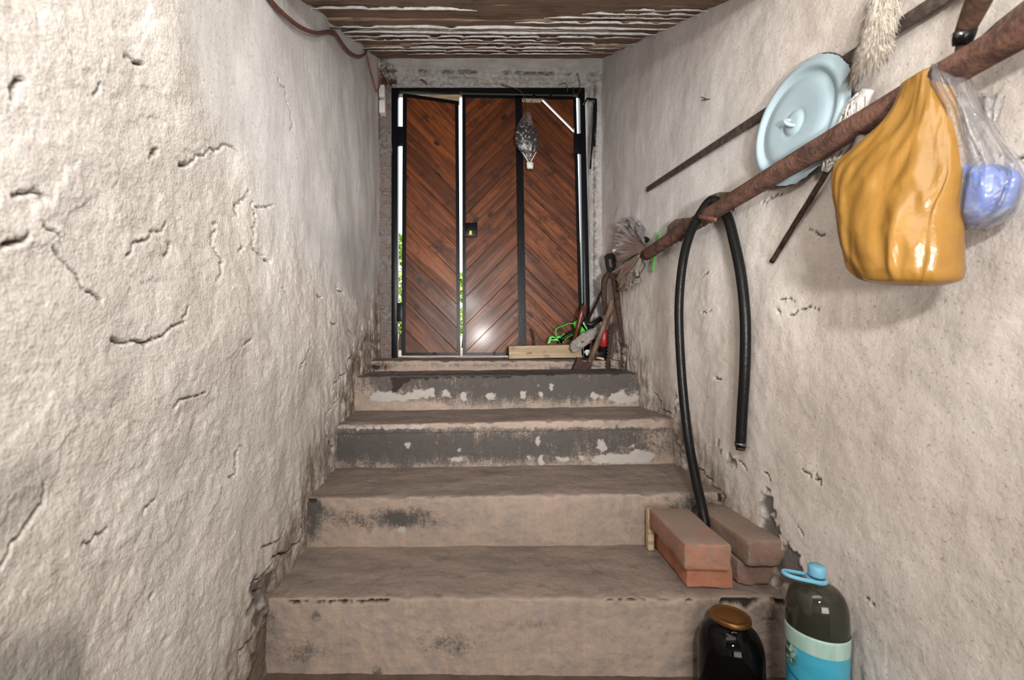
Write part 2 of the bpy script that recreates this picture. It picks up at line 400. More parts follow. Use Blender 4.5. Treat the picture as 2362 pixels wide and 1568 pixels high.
M_peg = wood_mat('grey_rotten_wood', (0.24, 0.17, 0.12), (0.10, 0.07, 0.05), 0.9, knots=False, scale=(10, 50, 50), bmpst=0.9)
M_lime = simple('white_limewash', (0.74, 0.72, 0.69), 0.9, var=0.25, vscale=30, bmp=0.5, bscale=90)

def lintel_mat():
    m, nt, b = new_mat('flaking_grey_lintel'); v = coords(nt)
    c = mixc(nt, step(nt, noise(nt, v, 9, 6, 0.65), 0.3, 0.7), (0.52, 0.50, 0.48), (0.40, 0.375, 0.36))
    c = mixc(nt, mth(nt, 'MULTIPLY', attr(nt, 'soil'), step(nt, noise(nt, v, 45, 6, 0.7), 0.38, 0.6)), c, (0.12, 0.105, 0.10))
    c = mixc(nt, attr(nt, 'crack'), c, (0.06, 0.045, 0.04))
    nt.links.new(c, b.inputs['Base Color']); b.inputs['Roughness'].default_value = 0.92
    bump(nt, b, noise(nt, v, 70, 6, 0.65), 0.8, 0.006); return m
M_lintel = lintel_mat()

def brick_mat(name, a, d, mortar, amt):
    m, nt, b = new_mat(name); v = coords(nt, jitter=True)
    c = mixc(nt, step(nt, noise(nt, v, 22, 6, 0.7), 0.35, 0.7), a, d)
    c = mixc(nt, step(nt, noise(nt, v, 34, 6, 0.7), 0.62 - amt * 0.3, 0.70 - amt * 0.2, 0, 0.85), c, mortar)
    nz_ = nd(nt, 'SeparateXYZ', {0: nd(nt, 'NewGeometry').outputs['Normal']}).outputs[2]
    c = mixc(nt, mth(nt, 'MULTIPLY', step(nt, nz_, 0.45, 0.9), step(nt, noise(nt, v, 12, 6, 0.7), 0.30, 0.60, 0.35, 0.9)), c, (0.29, 0.23, 0.19))   # settled dust
    nt.links.new(c, b.inputs['Base Color']); b.inputs['Roughness'].default_value = 0.92; b.inputs['Specular IOR Level'].default_value = 0.2
    bump(nt, b, noise(nt, v, 90, 6, 0.7), 0.8, 0.004); return m
M_brick = brick_mat('orange_clay_brick', (0.46, 0.195, 0.12), (0.36, 0.155, 0.10), (0.24, 0.17, 0.13), 0.05)
M_brick2 = brick_mat('dusty_clay_brick', (0.33, 0.205, 0.16), (0.25, 0.16, 0.127), (0.28, 0.22, 0.185), 0.5)
M_brick3 = brick_mat('half_dusty_clay_brick', (0.41, 0.20, 0.135), (0.29, 0.165, 0.12), (0.23, 0.19, 0.16), 0.40)
M_jambbrick = brick_mat('mortar_smeared_brick', (0.20, 0.085, 0.062), (0.13, 0.085, 0.07), (0.185, 0.165, 0.152), 0.95)
M_mortar = simple('grey_mortar', (0.20, 0.18, 0.165), 0.95, var=0.5, vscale=40, bmp=0.9, bscale=90)

def enamel_mat():
    m, nt, b = new_mat('pale_blue_enamel'); v = coords(nt)
    c = mixc(nt, step(nt, noise(nt, v, 6, 5), 0.35, 0.75), (0.39, 0.50, 0.55), (0.34, 0.45, 0.50))
    chip = step(nt, mth(nt, 'ADD', attr(nt, 'rim'), mth(nt, 'MULTIPLY', noise(nt, v, 16, 4, 0.6), 0.9)), 1.34, 1.38)
    c = mixc(nt, chip, c, (0.025, 0.02, 0.025))
    c = mixc(nt, step(nt, noise(nt, v, 28, 5, 0.7), 0.68, 0.76, 0, 0.35), c, (0.30, 0.28, 0.25))
    nt.links.new(c, b.inputs['Base Color']); b.inputs['Roughness'].default_value = 0.14; b.inputs['Specular IOR Level'].default_value = 0.5
    return m
M_enamel = enamel_mat()

def film_mat(name, c, transp, transl, gloss_rough=0.25, tint=None, var=0.0, bst=0.55):
    m, nt, b = new_mat(name); nt.nodes.remove(b); out = nt.nodes['Material Output']
    v = coords(nt)
    n = nd(nt, 'Bump', {'Height': noise(nt, v, 26, 3, 0.6, 0.4), 'Strength': bst, 'Distance': 0.012}).outputs[0]
    cc = mixc(nt, step(nt, noise(nt, v, 18, 4), 0.4, 0.7), c, tuple(k * (1 - var) for k in c)) if var else col(c)
    d = nd(nt, 'BsdfDiffuse', {'Color': cc, 'Normal': n}); t = nd(nt, 'BsdfTranslucent', {'Color': cc, 'Normal': n})
    g = nd(nt, 'BsdfGlossy', {'Color': (1, 1, 1, 1), 'Roughness': gloss_rough, 'Normal': n})
    tr = nd(nt, 'BsdfTransparent', {'Color': col(tint or (1, 1, 1))})
    def ms(f, a, b2):
        x = nd(nt, 'MixShader'); put(nt, x.inputs[0], f); nt.links.new(a.outputs[0], x.inputs[1]); nt.links.new(b2.outputs[0], x.inputs[2]); return x
    s = ms(transl, d, t); s = ms(transp, s, tr)
    fr = nd(nt, 'Fresnel', {'IOR': 1.45, 'Normal': n}).outputs[0]
    s = ms(mth(nt, 'ADD', mth(nt, 'MULTIPLY', fr, 0.7), 0.02), s, g)
    nt.links.new(s.outputs[0], out.inputs['Surface']); return m
M_obag = film_mat('orange_bag_film', (0.40, 0.205, 0.040), 0.05, 0.30, 0.26, var=0.15, bst=0.16)
M_clear = film_mat('clear_bag_film', (0.66, 0.66, 0.68), 0.80, 0.35, 0.2)
M_thinfilm = film_mat('thin_clear_film', (0.5, 0.5, 0.5), 0.94, 0.3, 0.12, bst=0.9)
M_milky = film_mat('milky_bag_film', (0.50, 0.43, 0.38), 0.22, 0.3, 0.3, var=0.25)
M_pet = film_mat('green_tinted_bottle', (0.16, 0.18, 0.13), 0.86, 0.2, 0.05, tint=(0.60, 0.60, 0.52), bst=0.0)

# ------------------------------------------------------------------ the setting: side walls
XL, XR = -0.50, 0.83
def y_samples(X0, near, far, pxstep=3.0, cap=0.0065):
    ys = [near]; k = abs(X0) * F
    while ys[-1] < far: ys.append(ys[-1] + min(cap, pxstep * ys[-1] ** 2 / k))
    return ys
def side_wall(name, X0, sgn, near, cracks, relief, masks, mat, seed):
    ys = np.array([0.10, 0.25, near - 0.06] + y_samples(X0, near, 3.0)); zs = np.arange(-0.12, 2.72, 0.0030 if sgn > 0 else 0.0042)
    Y, Z = np.meshgrid(ys, zs, indexing='ij'); Ys = np.maximum(Y, 0.05)
    px = CX + X0 * F / Ys; py = CY - (Z - ZC) * F / Ys
    A = masks(px, py, Y, Z); H = relief(px, py, Y, Z, A)
    crack = np.zeros(Y.shape); rnd = random.Random(seed)
    for pts, w, depth in cracks:
        P = np.array(jag(pts, 0.22, 3, rnd))
        yy = X0 * F / (P[:, 0] - CX); zz = ZC + (CY - P[:, 1]) / F * yy
        wm = max(0.60 * w * float(yy.mean()) / F, 0.0022)
        i0, i1 = np.searchsorted(ys, [yy.min() - 0.06, yy.max() + 0.06]); j0, j1 = np.searchsorted(zs, [zz.min() - 0.06, zz.max() + 0.06])
        sy, sz = Y[i0:i1, j0:j1], Z[i0:i1, j0:j1]
        # width varies along the crack
        wob = 0.5 + 1.0 * np.abs(pn(sy * 25, sz * 25, seed + 3))
        d = poly_dist(sy, sz, list(zip(yy, zz)), closed=False)
        g = np.exp(-(d / (wm * wob + 1e-5)) ** 4)
        H[i0:i1, j0:j1] -= depth * g
        # a lifted lip of plaster along one side
        d2 = poly_dist(sy, sz, list(zip(yy, zz - 1.9 * wm)), closed=False)
        H[i0:i1, j0:j1] += 0.03 * depth * np.exp(-(d2 / (wm * 2.2)) ** 2) * (1 - g)
        crack[i0:i1, j0:j1] = np.maximum(crack[i0:i1, j0:j1], sstep(0.25, 0.85, g))
    V = np.stack([X0 + sgn * H, Y, Z], -1).reshape(-1, 3); ny, nz = Y.shape
    idx = np.arange(ny * nz).reshape(ny, nz)
    q = np.stack([idx[:-1, :-1], idx[1:, :-1], idx[1:, 1:], idx[:-1, 1:]], -1).reshape(-1, 4)
    if sgn < 0: q = q[:, ::-1]
    loop = np.concatenate([idx[:, 0], idx[-1, 1:], idx[-2::-1, -1], idx[0, -2:0:-1]])
    B = V[loop].copy(); B[:, 0] = X0 - sgn * 0.16
    n0 = len(V); V = np.concatenate([V, B]); m = len(loop); k = np.arange(m)
    skirt = np.stack([loop, n0 + k, n0 + (k + 1) % m, np.roll(loop, -1)], -1)
    if sgn < 0: skirt = skirt[:, ::-1]
    faces = np.concatenate([q, skirt]).tolist() + [list(range(n0, n0 + m)) if sgn > 0 else list(range(n0 + m - 1, n0 - 1, -1))]
    o = mesh_obj(name, V, faces, mat)
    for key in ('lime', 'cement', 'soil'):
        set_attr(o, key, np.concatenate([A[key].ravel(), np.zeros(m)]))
    set_attr(o, 'crack', np.concatenate([crack.ravel(), np.zeros(m)]))
    return tag(o, kind='structure')
def stair_line(Y): return 0.198 + (Y - 1.165) * 0.505

def masks_left(px, py, Y, Z):
    w = fbm(Y * 3, Z * 3, 3, 5)
    d = poly_dist(px, py, [(420, -900), (455, 60), (505, 260), (570, 400), (650, 510), (740, 600), (800, 665), (900, 690), (1000, 690), (1000, -900)])
    lime = sstep(45, -45, d + 60 * w)
    j = fbm(Y * 30, Z * 30, 4, 9)
    c1 = sstep(7, -7, poly_dist(px, py, [(573, 1350), (596, 1322), (640, 1312), (628, 1350), (604, 1392), (598, 1440), (575, 1440), (566, 1390)]) + 14 * j)
    c2 = sstep(8, -8, poly_dist(px, py, [(556, 1600), (585, 1500), (605, 1415), (640, 1415), (640, 1600)]) + 12 * j)
    c3_shade = sstep(40, -30, poly_dist(px, py, [(-40, 1515), (50, 1480), (140, 1455), (165, 1430), (200, 1500), (240, 1620), (-40, 1640)]) + 30 * w) * 0.62  # soft grey shadow painted into the wall colour
    c4 = sstep(30, -25, poly_dist(px, py, [(-20, 1120), (50, 1080), (110, 1060), (95, 1130), (40, 1200), (-20, 1230)]) + 25 * w) * 0.30
    c5 = sstep(40, -40, poly_dist(px, py, [(775, 560), (850, 520), (868, 640), (835, 690), (790, 640)]) + 30 * w) * 0.38
    h = Z - stair_line(Y)
    soil = sstep(0.20, 0.0, h + 0.09 * w) * (Y > 0.8) * 0.85 + sstep(60, -60, poly_dist(px, py, [(800, 700), (880, 690), (870, 860), (770, 960), (740, 900), (780, 800)]) + 40 * w) * 0.5
    return dict(lime=lime, cement=np.clip(np.maximum.reduce([c1, c2, c3_shade, c4, c5]), 0, 1), soil=np.clip(soil, 0, 1))  # cement mask holds the grey patches and the painted shadow
def relief_left(px, py, Y, Z, A):
    R = 1 - A['lime']
    h = 0.010 * fbm(Y * 2.1, Z * 2.1, 3, 1) + 0.0035 * fbm(Y * 6.5, Z * 6.5, 3, 2) * (0.25 + 0.75 * R)
    t = fbm(Y * 5.0 + 3, Z * 5.0, 4, 21)
    h += R * 0.0018 * (sstep(-0.02, 0.05, t) + sstep(0.33, 0.39, t))          # layers of plaster with broken edges
    h += R * (0.0011 * fbm(Y * 24, Z * 24, 3, 3) + 0.0007 * fbm(Y * 80, Z * 80, 2, 4))
    h += A['lime'] * 0.0005 * fbm(Y * 40, Z * 9, 3, 6)
    b = stair_line(Y); d = np.clip(1 - (Z - b) / 0.30, 0, 1) * (Y > 0.9)
    h += d * (0.006 * fbm(Y * 22, Z * 9, 4, 8) + 0.004)
    return h - 0.006 * A['cement'] * (A['cement'] > 0.7)
cr_left = [([(418, 380), (439, 380), (452, 365), (475, 360), (487, 342), (505, 350), (523, 334), (541, 339), (556, 352)], 4.6, 0.020),
    ([(281, 130), (301, 145), (324, 148)], 5, 0.018), ([(20, 232), (18, 206), (31, 189), (51, 186)], 7, 0.020),
    ([(20, 452), (46, 449), (69, 439), (97, 456)], 7.5, 0.022), ([(0, 569), (31, 561), (56, 544)], 7, 0.020),
    ([(94, 521), (133, 546)], 4, 0.009), ([(117, 572), (153, 610), (179, 658), (230, 694)], 4, 0.010),
    ([(293, 590), (306, 582), (319, 556), (342, 554), (352, 536), (378, 533), (383, 515)], 3, 0.011), ([(385, 590), (398, 564)], 3, 0.010),
    ([(255, 781), (306, 786), (352, 783), (378, 771), (395, 753), (421, 748), (431, 707)], 3.4, 0.013),
    ([(591, 464), (593, 514), (589, 574), (626, 604)], 3.0, 0.013), ([(593, 478), (618, 478), (633, 472)], 2.6, 0.012),
    ([(576, 434), (568, 461), (553, 480), (553, 499)], 2.6, 0.011), ([(509, 514), (503, 533), (496, 545)], 3.2, 0.013),
    ([(566, 570), (559, 585)], 4.5, 0.018), ([(496, 545), (501, 583), (509, 618), (501, 648)], 2.4, 0.010),
    ([(733, 682), (744, 686)], 6, 0.022), ([(779, 663), (794, 679)], 3.5, 0.015), ([(760, 742), (777, 746)], 4, 0.018),
    ([(553, 797), (565, 790), (576, 784)], 3, 0.012), ([(800, 760), (810, 816), (775, 870), (762, 900)], 2.5, 0.012), ([(715, 790), (700, 830), (690, 850)], 2.2, 0.009),
    ([(332, 1183), (340, 1167), (361, 1154)], 4, 0.012), ([(531, 1100), (544, 1064), (559, 1028)], 3, 0.012), ([(8, 1306), (57, 1224), (106, 1116)], 4.5, 0.012),
    ([(672, 605), (676, 617)], 3, 0.013), ([(652, 662), (660, 676)], 3, 0.013), ([(690, 1245), (660, 1275), (620, 1300), (585, 1340)], 4, 0.016),
    ([(700, 1160), (690, 1200), (692, 1240)], 3.5, 0.016), ([(650, 1215), (630, 1250), (600, 1262)], 3, 0.012), ([(770, 900), (745, 985), (765, 1030)], 3, 0.015),
    ([(345, 1380), (355, 1370)], 5, 0.014), ([(212, 218), (226, 195)], 4, 0.01), ([(350, 360), (365, 345), (345, 365)], 3.5, 0.010), ([(575, 1440), (560, 1490), (545, 1530)], 4, 0.014),
    ([(190, 1258), (250, 1215)], 3, 0.008), ([(600, 1360), (575, 1375)], 3.5, 0.014), ([(400, 940), (440, 915), (470, 905)], 2.5, 0.007), ([(640, 180), (660, 240), (668, 300)], 2, 0.005)]
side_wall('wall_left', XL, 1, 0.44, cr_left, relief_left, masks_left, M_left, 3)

def masks_right(px, py, Y, Z):
    w = fbm(Y * 3, Z * 3, 3, 15)
    lime = np.clip(sstep(1950, 1450, px + 120 * w) * sstep(760, 420, py + 100 * w) * 0.9 + 0.12, 0, 1)
    j = fbm(Y * 30, Z * 30, 4, 19)
    P = [[(1766, 1122), (1778, 1150), (1790, 1200), (1797, 1240), (1790, 1268), (1770, 1262), (1760, 1215), (1755, 1160)],
         [(1795, 1262), (1806, 1238), (1818, 1258), (1838, 1280), (1850, 1312), (1830, 1350), (1790, 1350), (1780, 1300)],
         [(1653, 1020), (1660, 1022), (1663, 1038), (1655, 1042)], [(1680, 1050), (1690, 1060), (1687, 1075), (1680, 1066)],
         [(1555, 905), (1572, 900), (1580, 985), (1600, 1090), (1580, 1090), (1555, 1000)], [(1425, 790), (1440, 795), (1442, 860), (1415, 860)]]
    c = np.zeros(px.shape)
    for p in P: c = np.maximum(c, sstep(5, -5, poly_dist(px, py, p) + 12 * j))
    h = Z - stair_line(Y)
    soil = sstep(0.14, 0.0, h + 0.07 * w) * (Y > 0.9) * 0.7
    return dict(lime=lime, cement=np.clip(c, 0, 1), soil=np.clip(soil, 0, 1))
def relief_right(px, py, Y, Z, A):
    R = 1 - A['lime']
    h = 0.007 * fbm(Y * 2.0, Z * 2.0, 3, 41) + 0.0032 * fbm(Y * 7, Z * 7, 3, 42) * (0.3 + 0.7 * R)
    h += R * (0.0008 * fbm(Y * 26, Z * 26, 3, 43) + 0.0004 * fbm(Y * 80, Z * 80, 2, 44))
    h += A['lime'] * 0.0004 * fbm(Y * 40, Z * 9, 3, 46)
    d = np.clip(1 - (Z - stair_line(Y)) / 0.22, 0, 1) * (Y > 0.9)
    h += d * (0.005 * fbm(Y * 24, Z * 12, 4, 48) + 0.003)
    return h - 0.008 * A['cement'] * (A['cement'] > 0.6) - 0.004
cr_right = [([(1822, 727), (1841, 715), (1861, 708), (1885, 714)], 3.0, 0.008), ([(1864, 529), (1882, 542), (1899, 538)], 2.6, 0.008),
    ([(1759, 467), (1785, 455), (1803, 448)], 2.2, 0.006), ([(1790, 715), (1800, 722)], 2.5, 0.007), ([(1648, 872), (1660, 874)], 4, 0.012),
    ([(1700, 1060), (1720, 1085)], 3, 0.008), ([(1620, 640), (1632, 628)], 2.2, 0.006), ([(1615, 722), (1640, 712)], 2.2, 0.006),
    ([(1850, 1080), (1885, 1110)], 2.2, 0.006), ([(1665, 1135), (1668, 1160)], 6, 0.02), ([(2290, 360), (2362, 355)], 2.5, 0.006), ([(1980, 1375), (2010, 1400)], 2.5, 0.006),
    ([(1760, 1085), (1772, 1110)], 3, 0.008), ([(1840, 1215), (1852, 1240)], 3.5, 0.009), ([(1800, 690), (1830, 695)], 2, 0.005), ([(1880, 1090), (1890, 1120)], 2, 0.005),
    ([(1440, 795), (1442, 840)], 3, 0.01), ([(1505, 905), (1520, 940), (1545, 955)], 2.5, 0.01), ([(1595, 1060), (1630, 1100), (1660, 1130)], 3, 0.01)]
side_wall('wall_right', XR, -1, 0.60, cr_right, relief_right, masks_right, M_right, 8)

# ------------------------------------------------------------------ floor, wall behind the camera, flat cellar ceiling
o = mesh_obj('floor', *box(-1.95, 2.25, -5.2, 1.30, -0.12, 0.0), M_floor, smooth=False); tag(o, kind='structure')
# the cellar room the stairs come down into: end wall, side walls and the returns beside the stairwell
o = mesh_obj('wall_front', *prism([(-1.9, -5.0, -0.05), (2.2, -5.0, -0.05), (2.2, 0.12, -0.05), (0.90, 0.12, -0.05), (0.90, 0.30, -0.05), (2.35, 0.30, -0.05), (2.35, -5.15, -0.05), (-2.05, -5.15, -0.05), (-2.05, 0.30, -0.05), (-0.57, 0.30, -0.05), (-0.57, 0.12, -0.05), (-1.9, 0.12, -0.05)], (0, 0, 1), 1.95), M_cellar, smooth=False); fix_normals(o); tag(o, kind='structure')

# ------------------------------------------------------------------ staircase: one cast flight with four steps and a threshold
stairs = empty('staircase', (0.16, 1.165, 0.0)); tag(stairs, 'flight of soot-stained cement steps climbing to the plank door', 'staircase', kind='structure')
def blob(px, py, cx, cy, rx, ry, s): return s * np.exp(-(((px - cx) / rx) ** 2 + ((py - cy) / ry) ** 2))
def step_mesh(name, Yn, Yb, zt, zb, tilt, skew, soot, chips, holes, rust, lipz=0.0, lip=0.0, fillet=0.0, seed=0):
    nx = 380
    xs = np.linspace(-0.56, 0.89, nx)
    prof = []                                        # (y, z, tread weight)
    hz = zt - zb
    for k in range(44):                              # riser from the foot up to the nosing
        t = k / 43; z = zb + t * (hz - 0.006); y = Yn
        if lip and z > zt - lipz: y -= lip
        y -= fillet * max(0, 1 - t / 0.22) ** 2
        prof.append((y, z, 0.0))
    y0 = prof[-1][0]
    prof += [(y0 + 0.0015, zt - 0.0025, 0.3), (y0 + 0.006, zt, 0.9)]
    for k in range(1, 34):
        prof.append((y0 + 0.006 + (Yb - y0 - 0.006) * k / 33, zt, 1.0))
    nf = len(prof); prof += [(Yb, zb - 0.03, 0.0), (Yn, zb - 0.03, 0.0)]
    P = np.array(prof); n = len(P)
    X = np.repeat(xs[:, None], n, 1); Yv = np.repeat(P[None, :, 0], nx, 0).copy(); Zv = np.repeat(P[None, :, 1], nx, 0).copy(); T = np.repeat(P[None, :, 2], nx, 0).copy()
    xc = X - 0.165
    Zv += tilt * xc * np.where(np.arange(n)[None, :] < nf, np.clip((Zv - zb) / hz, 0, 1), 0); Yv += skew * xc
    f = np.arange(n)[None, :] < nf
    nr = 0.0028 * fbm(X * 9, Zv * 9 + seed, 4, seed) + 0.0014 * fbm(X * 40, Zv * 40, 3, seed + 1)
    Yv -= f * (1 - T) * nr
    Zv += f * T * (0.0030 * fbm(X * 6, Yv * 9, 4, seed + 2) + 0.0012 * fbm(X * 40, Yv * 40, 3, seed + 3))
    edge = np.exp(-((np.arange(n)[None, :] - 44.5) / 2.2) ** 2)
    e = np.clip(fbm(X * 16, X * 0 + seed, 4, seed + 7) - 0.05, 0, 1) * edge
    Zv -= 0.010 * e * f; Yv += 0.008 * e * f         # worn nosing
    px = CX + X * F / Yv; py = CY - (Zv - ZC) * F / Yv
    wob = fbm(X * 45, Zv * 45 + Yv * 30, 3, seed + 9)
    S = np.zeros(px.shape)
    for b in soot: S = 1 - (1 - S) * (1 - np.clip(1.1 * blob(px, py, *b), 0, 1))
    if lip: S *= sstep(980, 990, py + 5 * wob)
    Ch = np.zeros(px.shape)
    for c in chips:
        d = poly_dist(px, py, c) if isinstance(c, list) else (np.hypot((px - c[0]) / c[2], (py - c[1]) / c[3]) - 1) * min(c[2], c[3])
        Ch = np.maximum(Ch, sstep(1.2, -1.2, d + 4.5 * wob))
    Ho = np.zeros(px.shape)
    for h in holes: Ho = np.maximum(Ho, sstep(1.5, -1.5, poly_dist(px, py, h) + 6 * wob))
    Ru = np.zeros(px.shape)
    for h in rust: Ru = np.maximum(Ru, sstep(1.5, -1.5, poly_dist(px, py, h) + 5 * wob))
    nt_ = 1 - np.clip(T * 1.5, 0, 1)
    Yv -= f * nt_ * 0.0015 * Ch; Yv += f * nt_ * 0.009 * Ho; S *= f
    V = np.stack([X, Yv, Zv], -1).reshape(-1, 3); idx = np.arange(nx * n).reshape(nx, n); j2 = np.roll(idx, -1, axis=1)
    q = np.stack([idx[:-1], idx[1:], j2[1:], j2[:-1]], -1).reshape(-1, 4)
    faces = q.tolist() + [idx[0].tolist(), idx[-1, ::-1].tolist()]
    V -= np.array(stairs.location)
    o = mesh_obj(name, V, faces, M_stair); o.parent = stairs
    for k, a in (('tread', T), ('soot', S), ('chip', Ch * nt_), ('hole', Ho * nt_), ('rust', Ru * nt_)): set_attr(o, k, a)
    return o
E = lambda cx, cy, rx, ry: (cx, cy, rx, ry)
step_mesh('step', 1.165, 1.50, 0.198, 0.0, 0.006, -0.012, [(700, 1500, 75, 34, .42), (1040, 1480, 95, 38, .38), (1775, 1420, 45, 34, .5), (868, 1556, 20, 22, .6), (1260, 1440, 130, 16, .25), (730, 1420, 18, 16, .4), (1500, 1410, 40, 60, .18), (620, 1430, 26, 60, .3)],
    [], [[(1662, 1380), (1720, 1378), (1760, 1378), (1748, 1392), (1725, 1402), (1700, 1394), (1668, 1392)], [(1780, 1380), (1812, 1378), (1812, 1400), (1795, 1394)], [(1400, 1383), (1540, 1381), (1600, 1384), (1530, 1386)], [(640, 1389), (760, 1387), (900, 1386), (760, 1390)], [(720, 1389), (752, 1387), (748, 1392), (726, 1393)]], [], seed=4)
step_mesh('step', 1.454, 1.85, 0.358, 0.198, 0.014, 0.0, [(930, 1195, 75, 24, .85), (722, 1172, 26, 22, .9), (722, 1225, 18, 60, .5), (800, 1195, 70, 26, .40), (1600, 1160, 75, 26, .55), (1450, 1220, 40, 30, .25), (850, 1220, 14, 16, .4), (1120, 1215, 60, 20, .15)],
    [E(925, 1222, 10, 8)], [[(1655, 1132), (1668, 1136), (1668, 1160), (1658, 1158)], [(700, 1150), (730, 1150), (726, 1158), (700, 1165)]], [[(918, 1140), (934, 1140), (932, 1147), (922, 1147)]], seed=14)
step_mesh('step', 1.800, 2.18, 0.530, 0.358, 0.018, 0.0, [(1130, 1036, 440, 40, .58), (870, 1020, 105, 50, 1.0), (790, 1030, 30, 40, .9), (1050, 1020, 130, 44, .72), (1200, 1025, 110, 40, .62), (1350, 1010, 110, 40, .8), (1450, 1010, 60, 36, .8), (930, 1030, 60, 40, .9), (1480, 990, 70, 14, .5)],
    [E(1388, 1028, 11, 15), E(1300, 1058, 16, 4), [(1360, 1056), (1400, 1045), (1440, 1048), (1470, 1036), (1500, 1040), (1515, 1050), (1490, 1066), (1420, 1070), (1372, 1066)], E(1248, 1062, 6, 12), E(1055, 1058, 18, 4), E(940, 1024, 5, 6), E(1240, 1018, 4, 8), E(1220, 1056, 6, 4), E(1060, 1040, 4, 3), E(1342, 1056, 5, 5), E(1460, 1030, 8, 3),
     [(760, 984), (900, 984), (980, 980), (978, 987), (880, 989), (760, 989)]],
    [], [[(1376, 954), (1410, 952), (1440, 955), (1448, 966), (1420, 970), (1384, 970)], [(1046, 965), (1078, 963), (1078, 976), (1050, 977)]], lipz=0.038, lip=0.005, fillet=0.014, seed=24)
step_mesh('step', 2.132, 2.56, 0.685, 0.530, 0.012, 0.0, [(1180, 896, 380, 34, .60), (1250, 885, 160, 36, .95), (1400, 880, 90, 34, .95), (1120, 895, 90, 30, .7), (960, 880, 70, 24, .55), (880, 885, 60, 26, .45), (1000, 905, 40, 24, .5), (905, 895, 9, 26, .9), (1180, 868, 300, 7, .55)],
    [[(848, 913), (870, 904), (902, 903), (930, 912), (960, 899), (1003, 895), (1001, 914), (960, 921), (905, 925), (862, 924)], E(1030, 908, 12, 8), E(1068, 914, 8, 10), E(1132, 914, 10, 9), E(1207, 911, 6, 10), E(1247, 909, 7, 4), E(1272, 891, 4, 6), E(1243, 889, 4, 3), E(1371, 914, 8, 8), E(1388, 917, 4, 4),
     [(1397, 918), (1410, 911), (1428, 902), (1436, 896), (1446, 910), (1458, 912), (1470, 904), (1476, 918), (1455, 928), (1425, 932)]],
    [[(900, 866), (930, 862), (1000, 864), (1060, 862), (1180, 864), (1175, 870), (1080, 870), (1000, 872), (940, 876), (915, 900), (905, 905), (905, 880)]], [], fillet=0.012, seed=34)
step_mesh('threshold', 2.46, 2.97, 0.735, 0.685, 0.0, 0.0, [(1100, 842, 400, 6, .35), (880, 845, 30, 12, .6), (1280, 850, 30, 5, .5)], [], [[(845, 846), (872, 845), (872, 852), (850, 853)]], [[(885, 842), (893, 842), (893, 851), (886, 852)]], seed=44)

# ------------------------------------------------------------------ sloping board ceiling
def ceil_z(Y): return ZC + 0.38 + 0.475 * Y
ceiling = empty('ceiling', (0.165, 1.9, ceil_z(1.9))); tag(ceiling, kind='structure')
sl = Vector((0, 1, 0.475)).normalized(); nrm = Vector((0, 0.475, -1)).normalized()     # up the slope / down out of it
def ceil_board(name, y0, y1, low, mat, seed, thick=0.035, slope=0.03):
    nx = 60; rnd = random.Random(seed); rings = []
    for i in range(nx + 1):
        x = -0.56 + 1.45 * i / nx; s = slope * (x + 0.5)
        j0 = 0.005 * float(fbm(np.array([x * 7.0]), np.array([seed * 1.7]), 4, seed)[0]); j1 = 0.005 * float(fbm(np.array([x * 7.0]), np.array([seed * 1.7 + 9]), 4, seed)[0])
        b = 0.004 * float(fbm(np.array([x * 5.0]), np.array([seed * 2.7]), 3, seed)[0])
        a = Vector((x, y0 + s + j0, ceil_z(y0 + s + j0))); c = Vector((x, y1 + s + j1, ceil_z(y1 + s + j1)))
        rings.append([a + nrm * (low + b) + sl * 0.004, (a + c) / 2 + nrm * (low + b + 0.002), c + nrm * (low + b) - sl * 0.004, c + nrm * (low - 0.006), c - nrm * thick, a - nrm * thick, a + nrm * (low - 0.006)])
    V, Fc = loft(rings); o = mesh_obj(name, V, Fc, mat, ceiling); fix_normals(o); return autosmooth(o, 30)
def lime_strip(y0, low, hgt, seed, x0=-0.52, x1=0.85, thick=0.004, cover=0.0, slope=0.03):
    nx = 110; rings = []
    for i in range(nx + 1):
        x = x0 + (x1 - x0) * i / nx; s = slope * (x + 0.5); y = y0 + s
        n1 = float(fbm(np.array([x * 9.0]), np.array([seed * 3.3]), 5, seed)[0]); n2 = float(fbm(np.array([x * 12.0]), np.array([seed * 5.3]), 4, seed + 3)[0])
        e = min(1, 6 * (x - x0) / (x1 - x0) + 0.05, 6 * (x1 - x) / (x1 - x0) + 0.05)
        h = max(0.0008, hgt * (0.85 + 0.4 * n1 - cover * max(0, n2 * 3)) * e)
        p = Vector((x, y, ceil_z(y))) + nrm * (low + 0.002 * n2)
        rings.append([p - sl * thick, p + sl * 0.006, p + sl * 0.006 - nrm * h + sl * 0.002, p - sl * thick * 0.6 - nrm * h])
    V, Fc = loft(rings); o = mesh_obj('lime_strip', V, Fc, M_lime, ceiling); return fix_normals(o)
boards = [(1.10, 1.475, 0.004, 0, 0.03), (1.475, 1.70, 0.000, 0, 0.03), (1.70, 1.80, 0.006, 0, 0.035), (1.80, 1.905, 0.000, 1, 0.035), (1.905, 1.985, 0.006, 1, 0.03), (1.985, 2.075, -0.004, 0, 0.03), (2.075, 2.165, 0.008, 0, 0.03),
          (2.165, 2.27, 0.002, 0, 0.02), (2.27, 2.37, 0.012, 0, 0.02), (2.37, 2.47, 0.006, 0, 0.01), (2.47, 2.56, 0.015, 0, 0.01), (2.56, 2.78, 0.012, 0, 0.0)]
for k, (a, b, low, g, s) in enumerate(boards):
    ceil_board('board', a, b, low, M_ceilg if g else M_ceilw, 50 + k, slope=s)
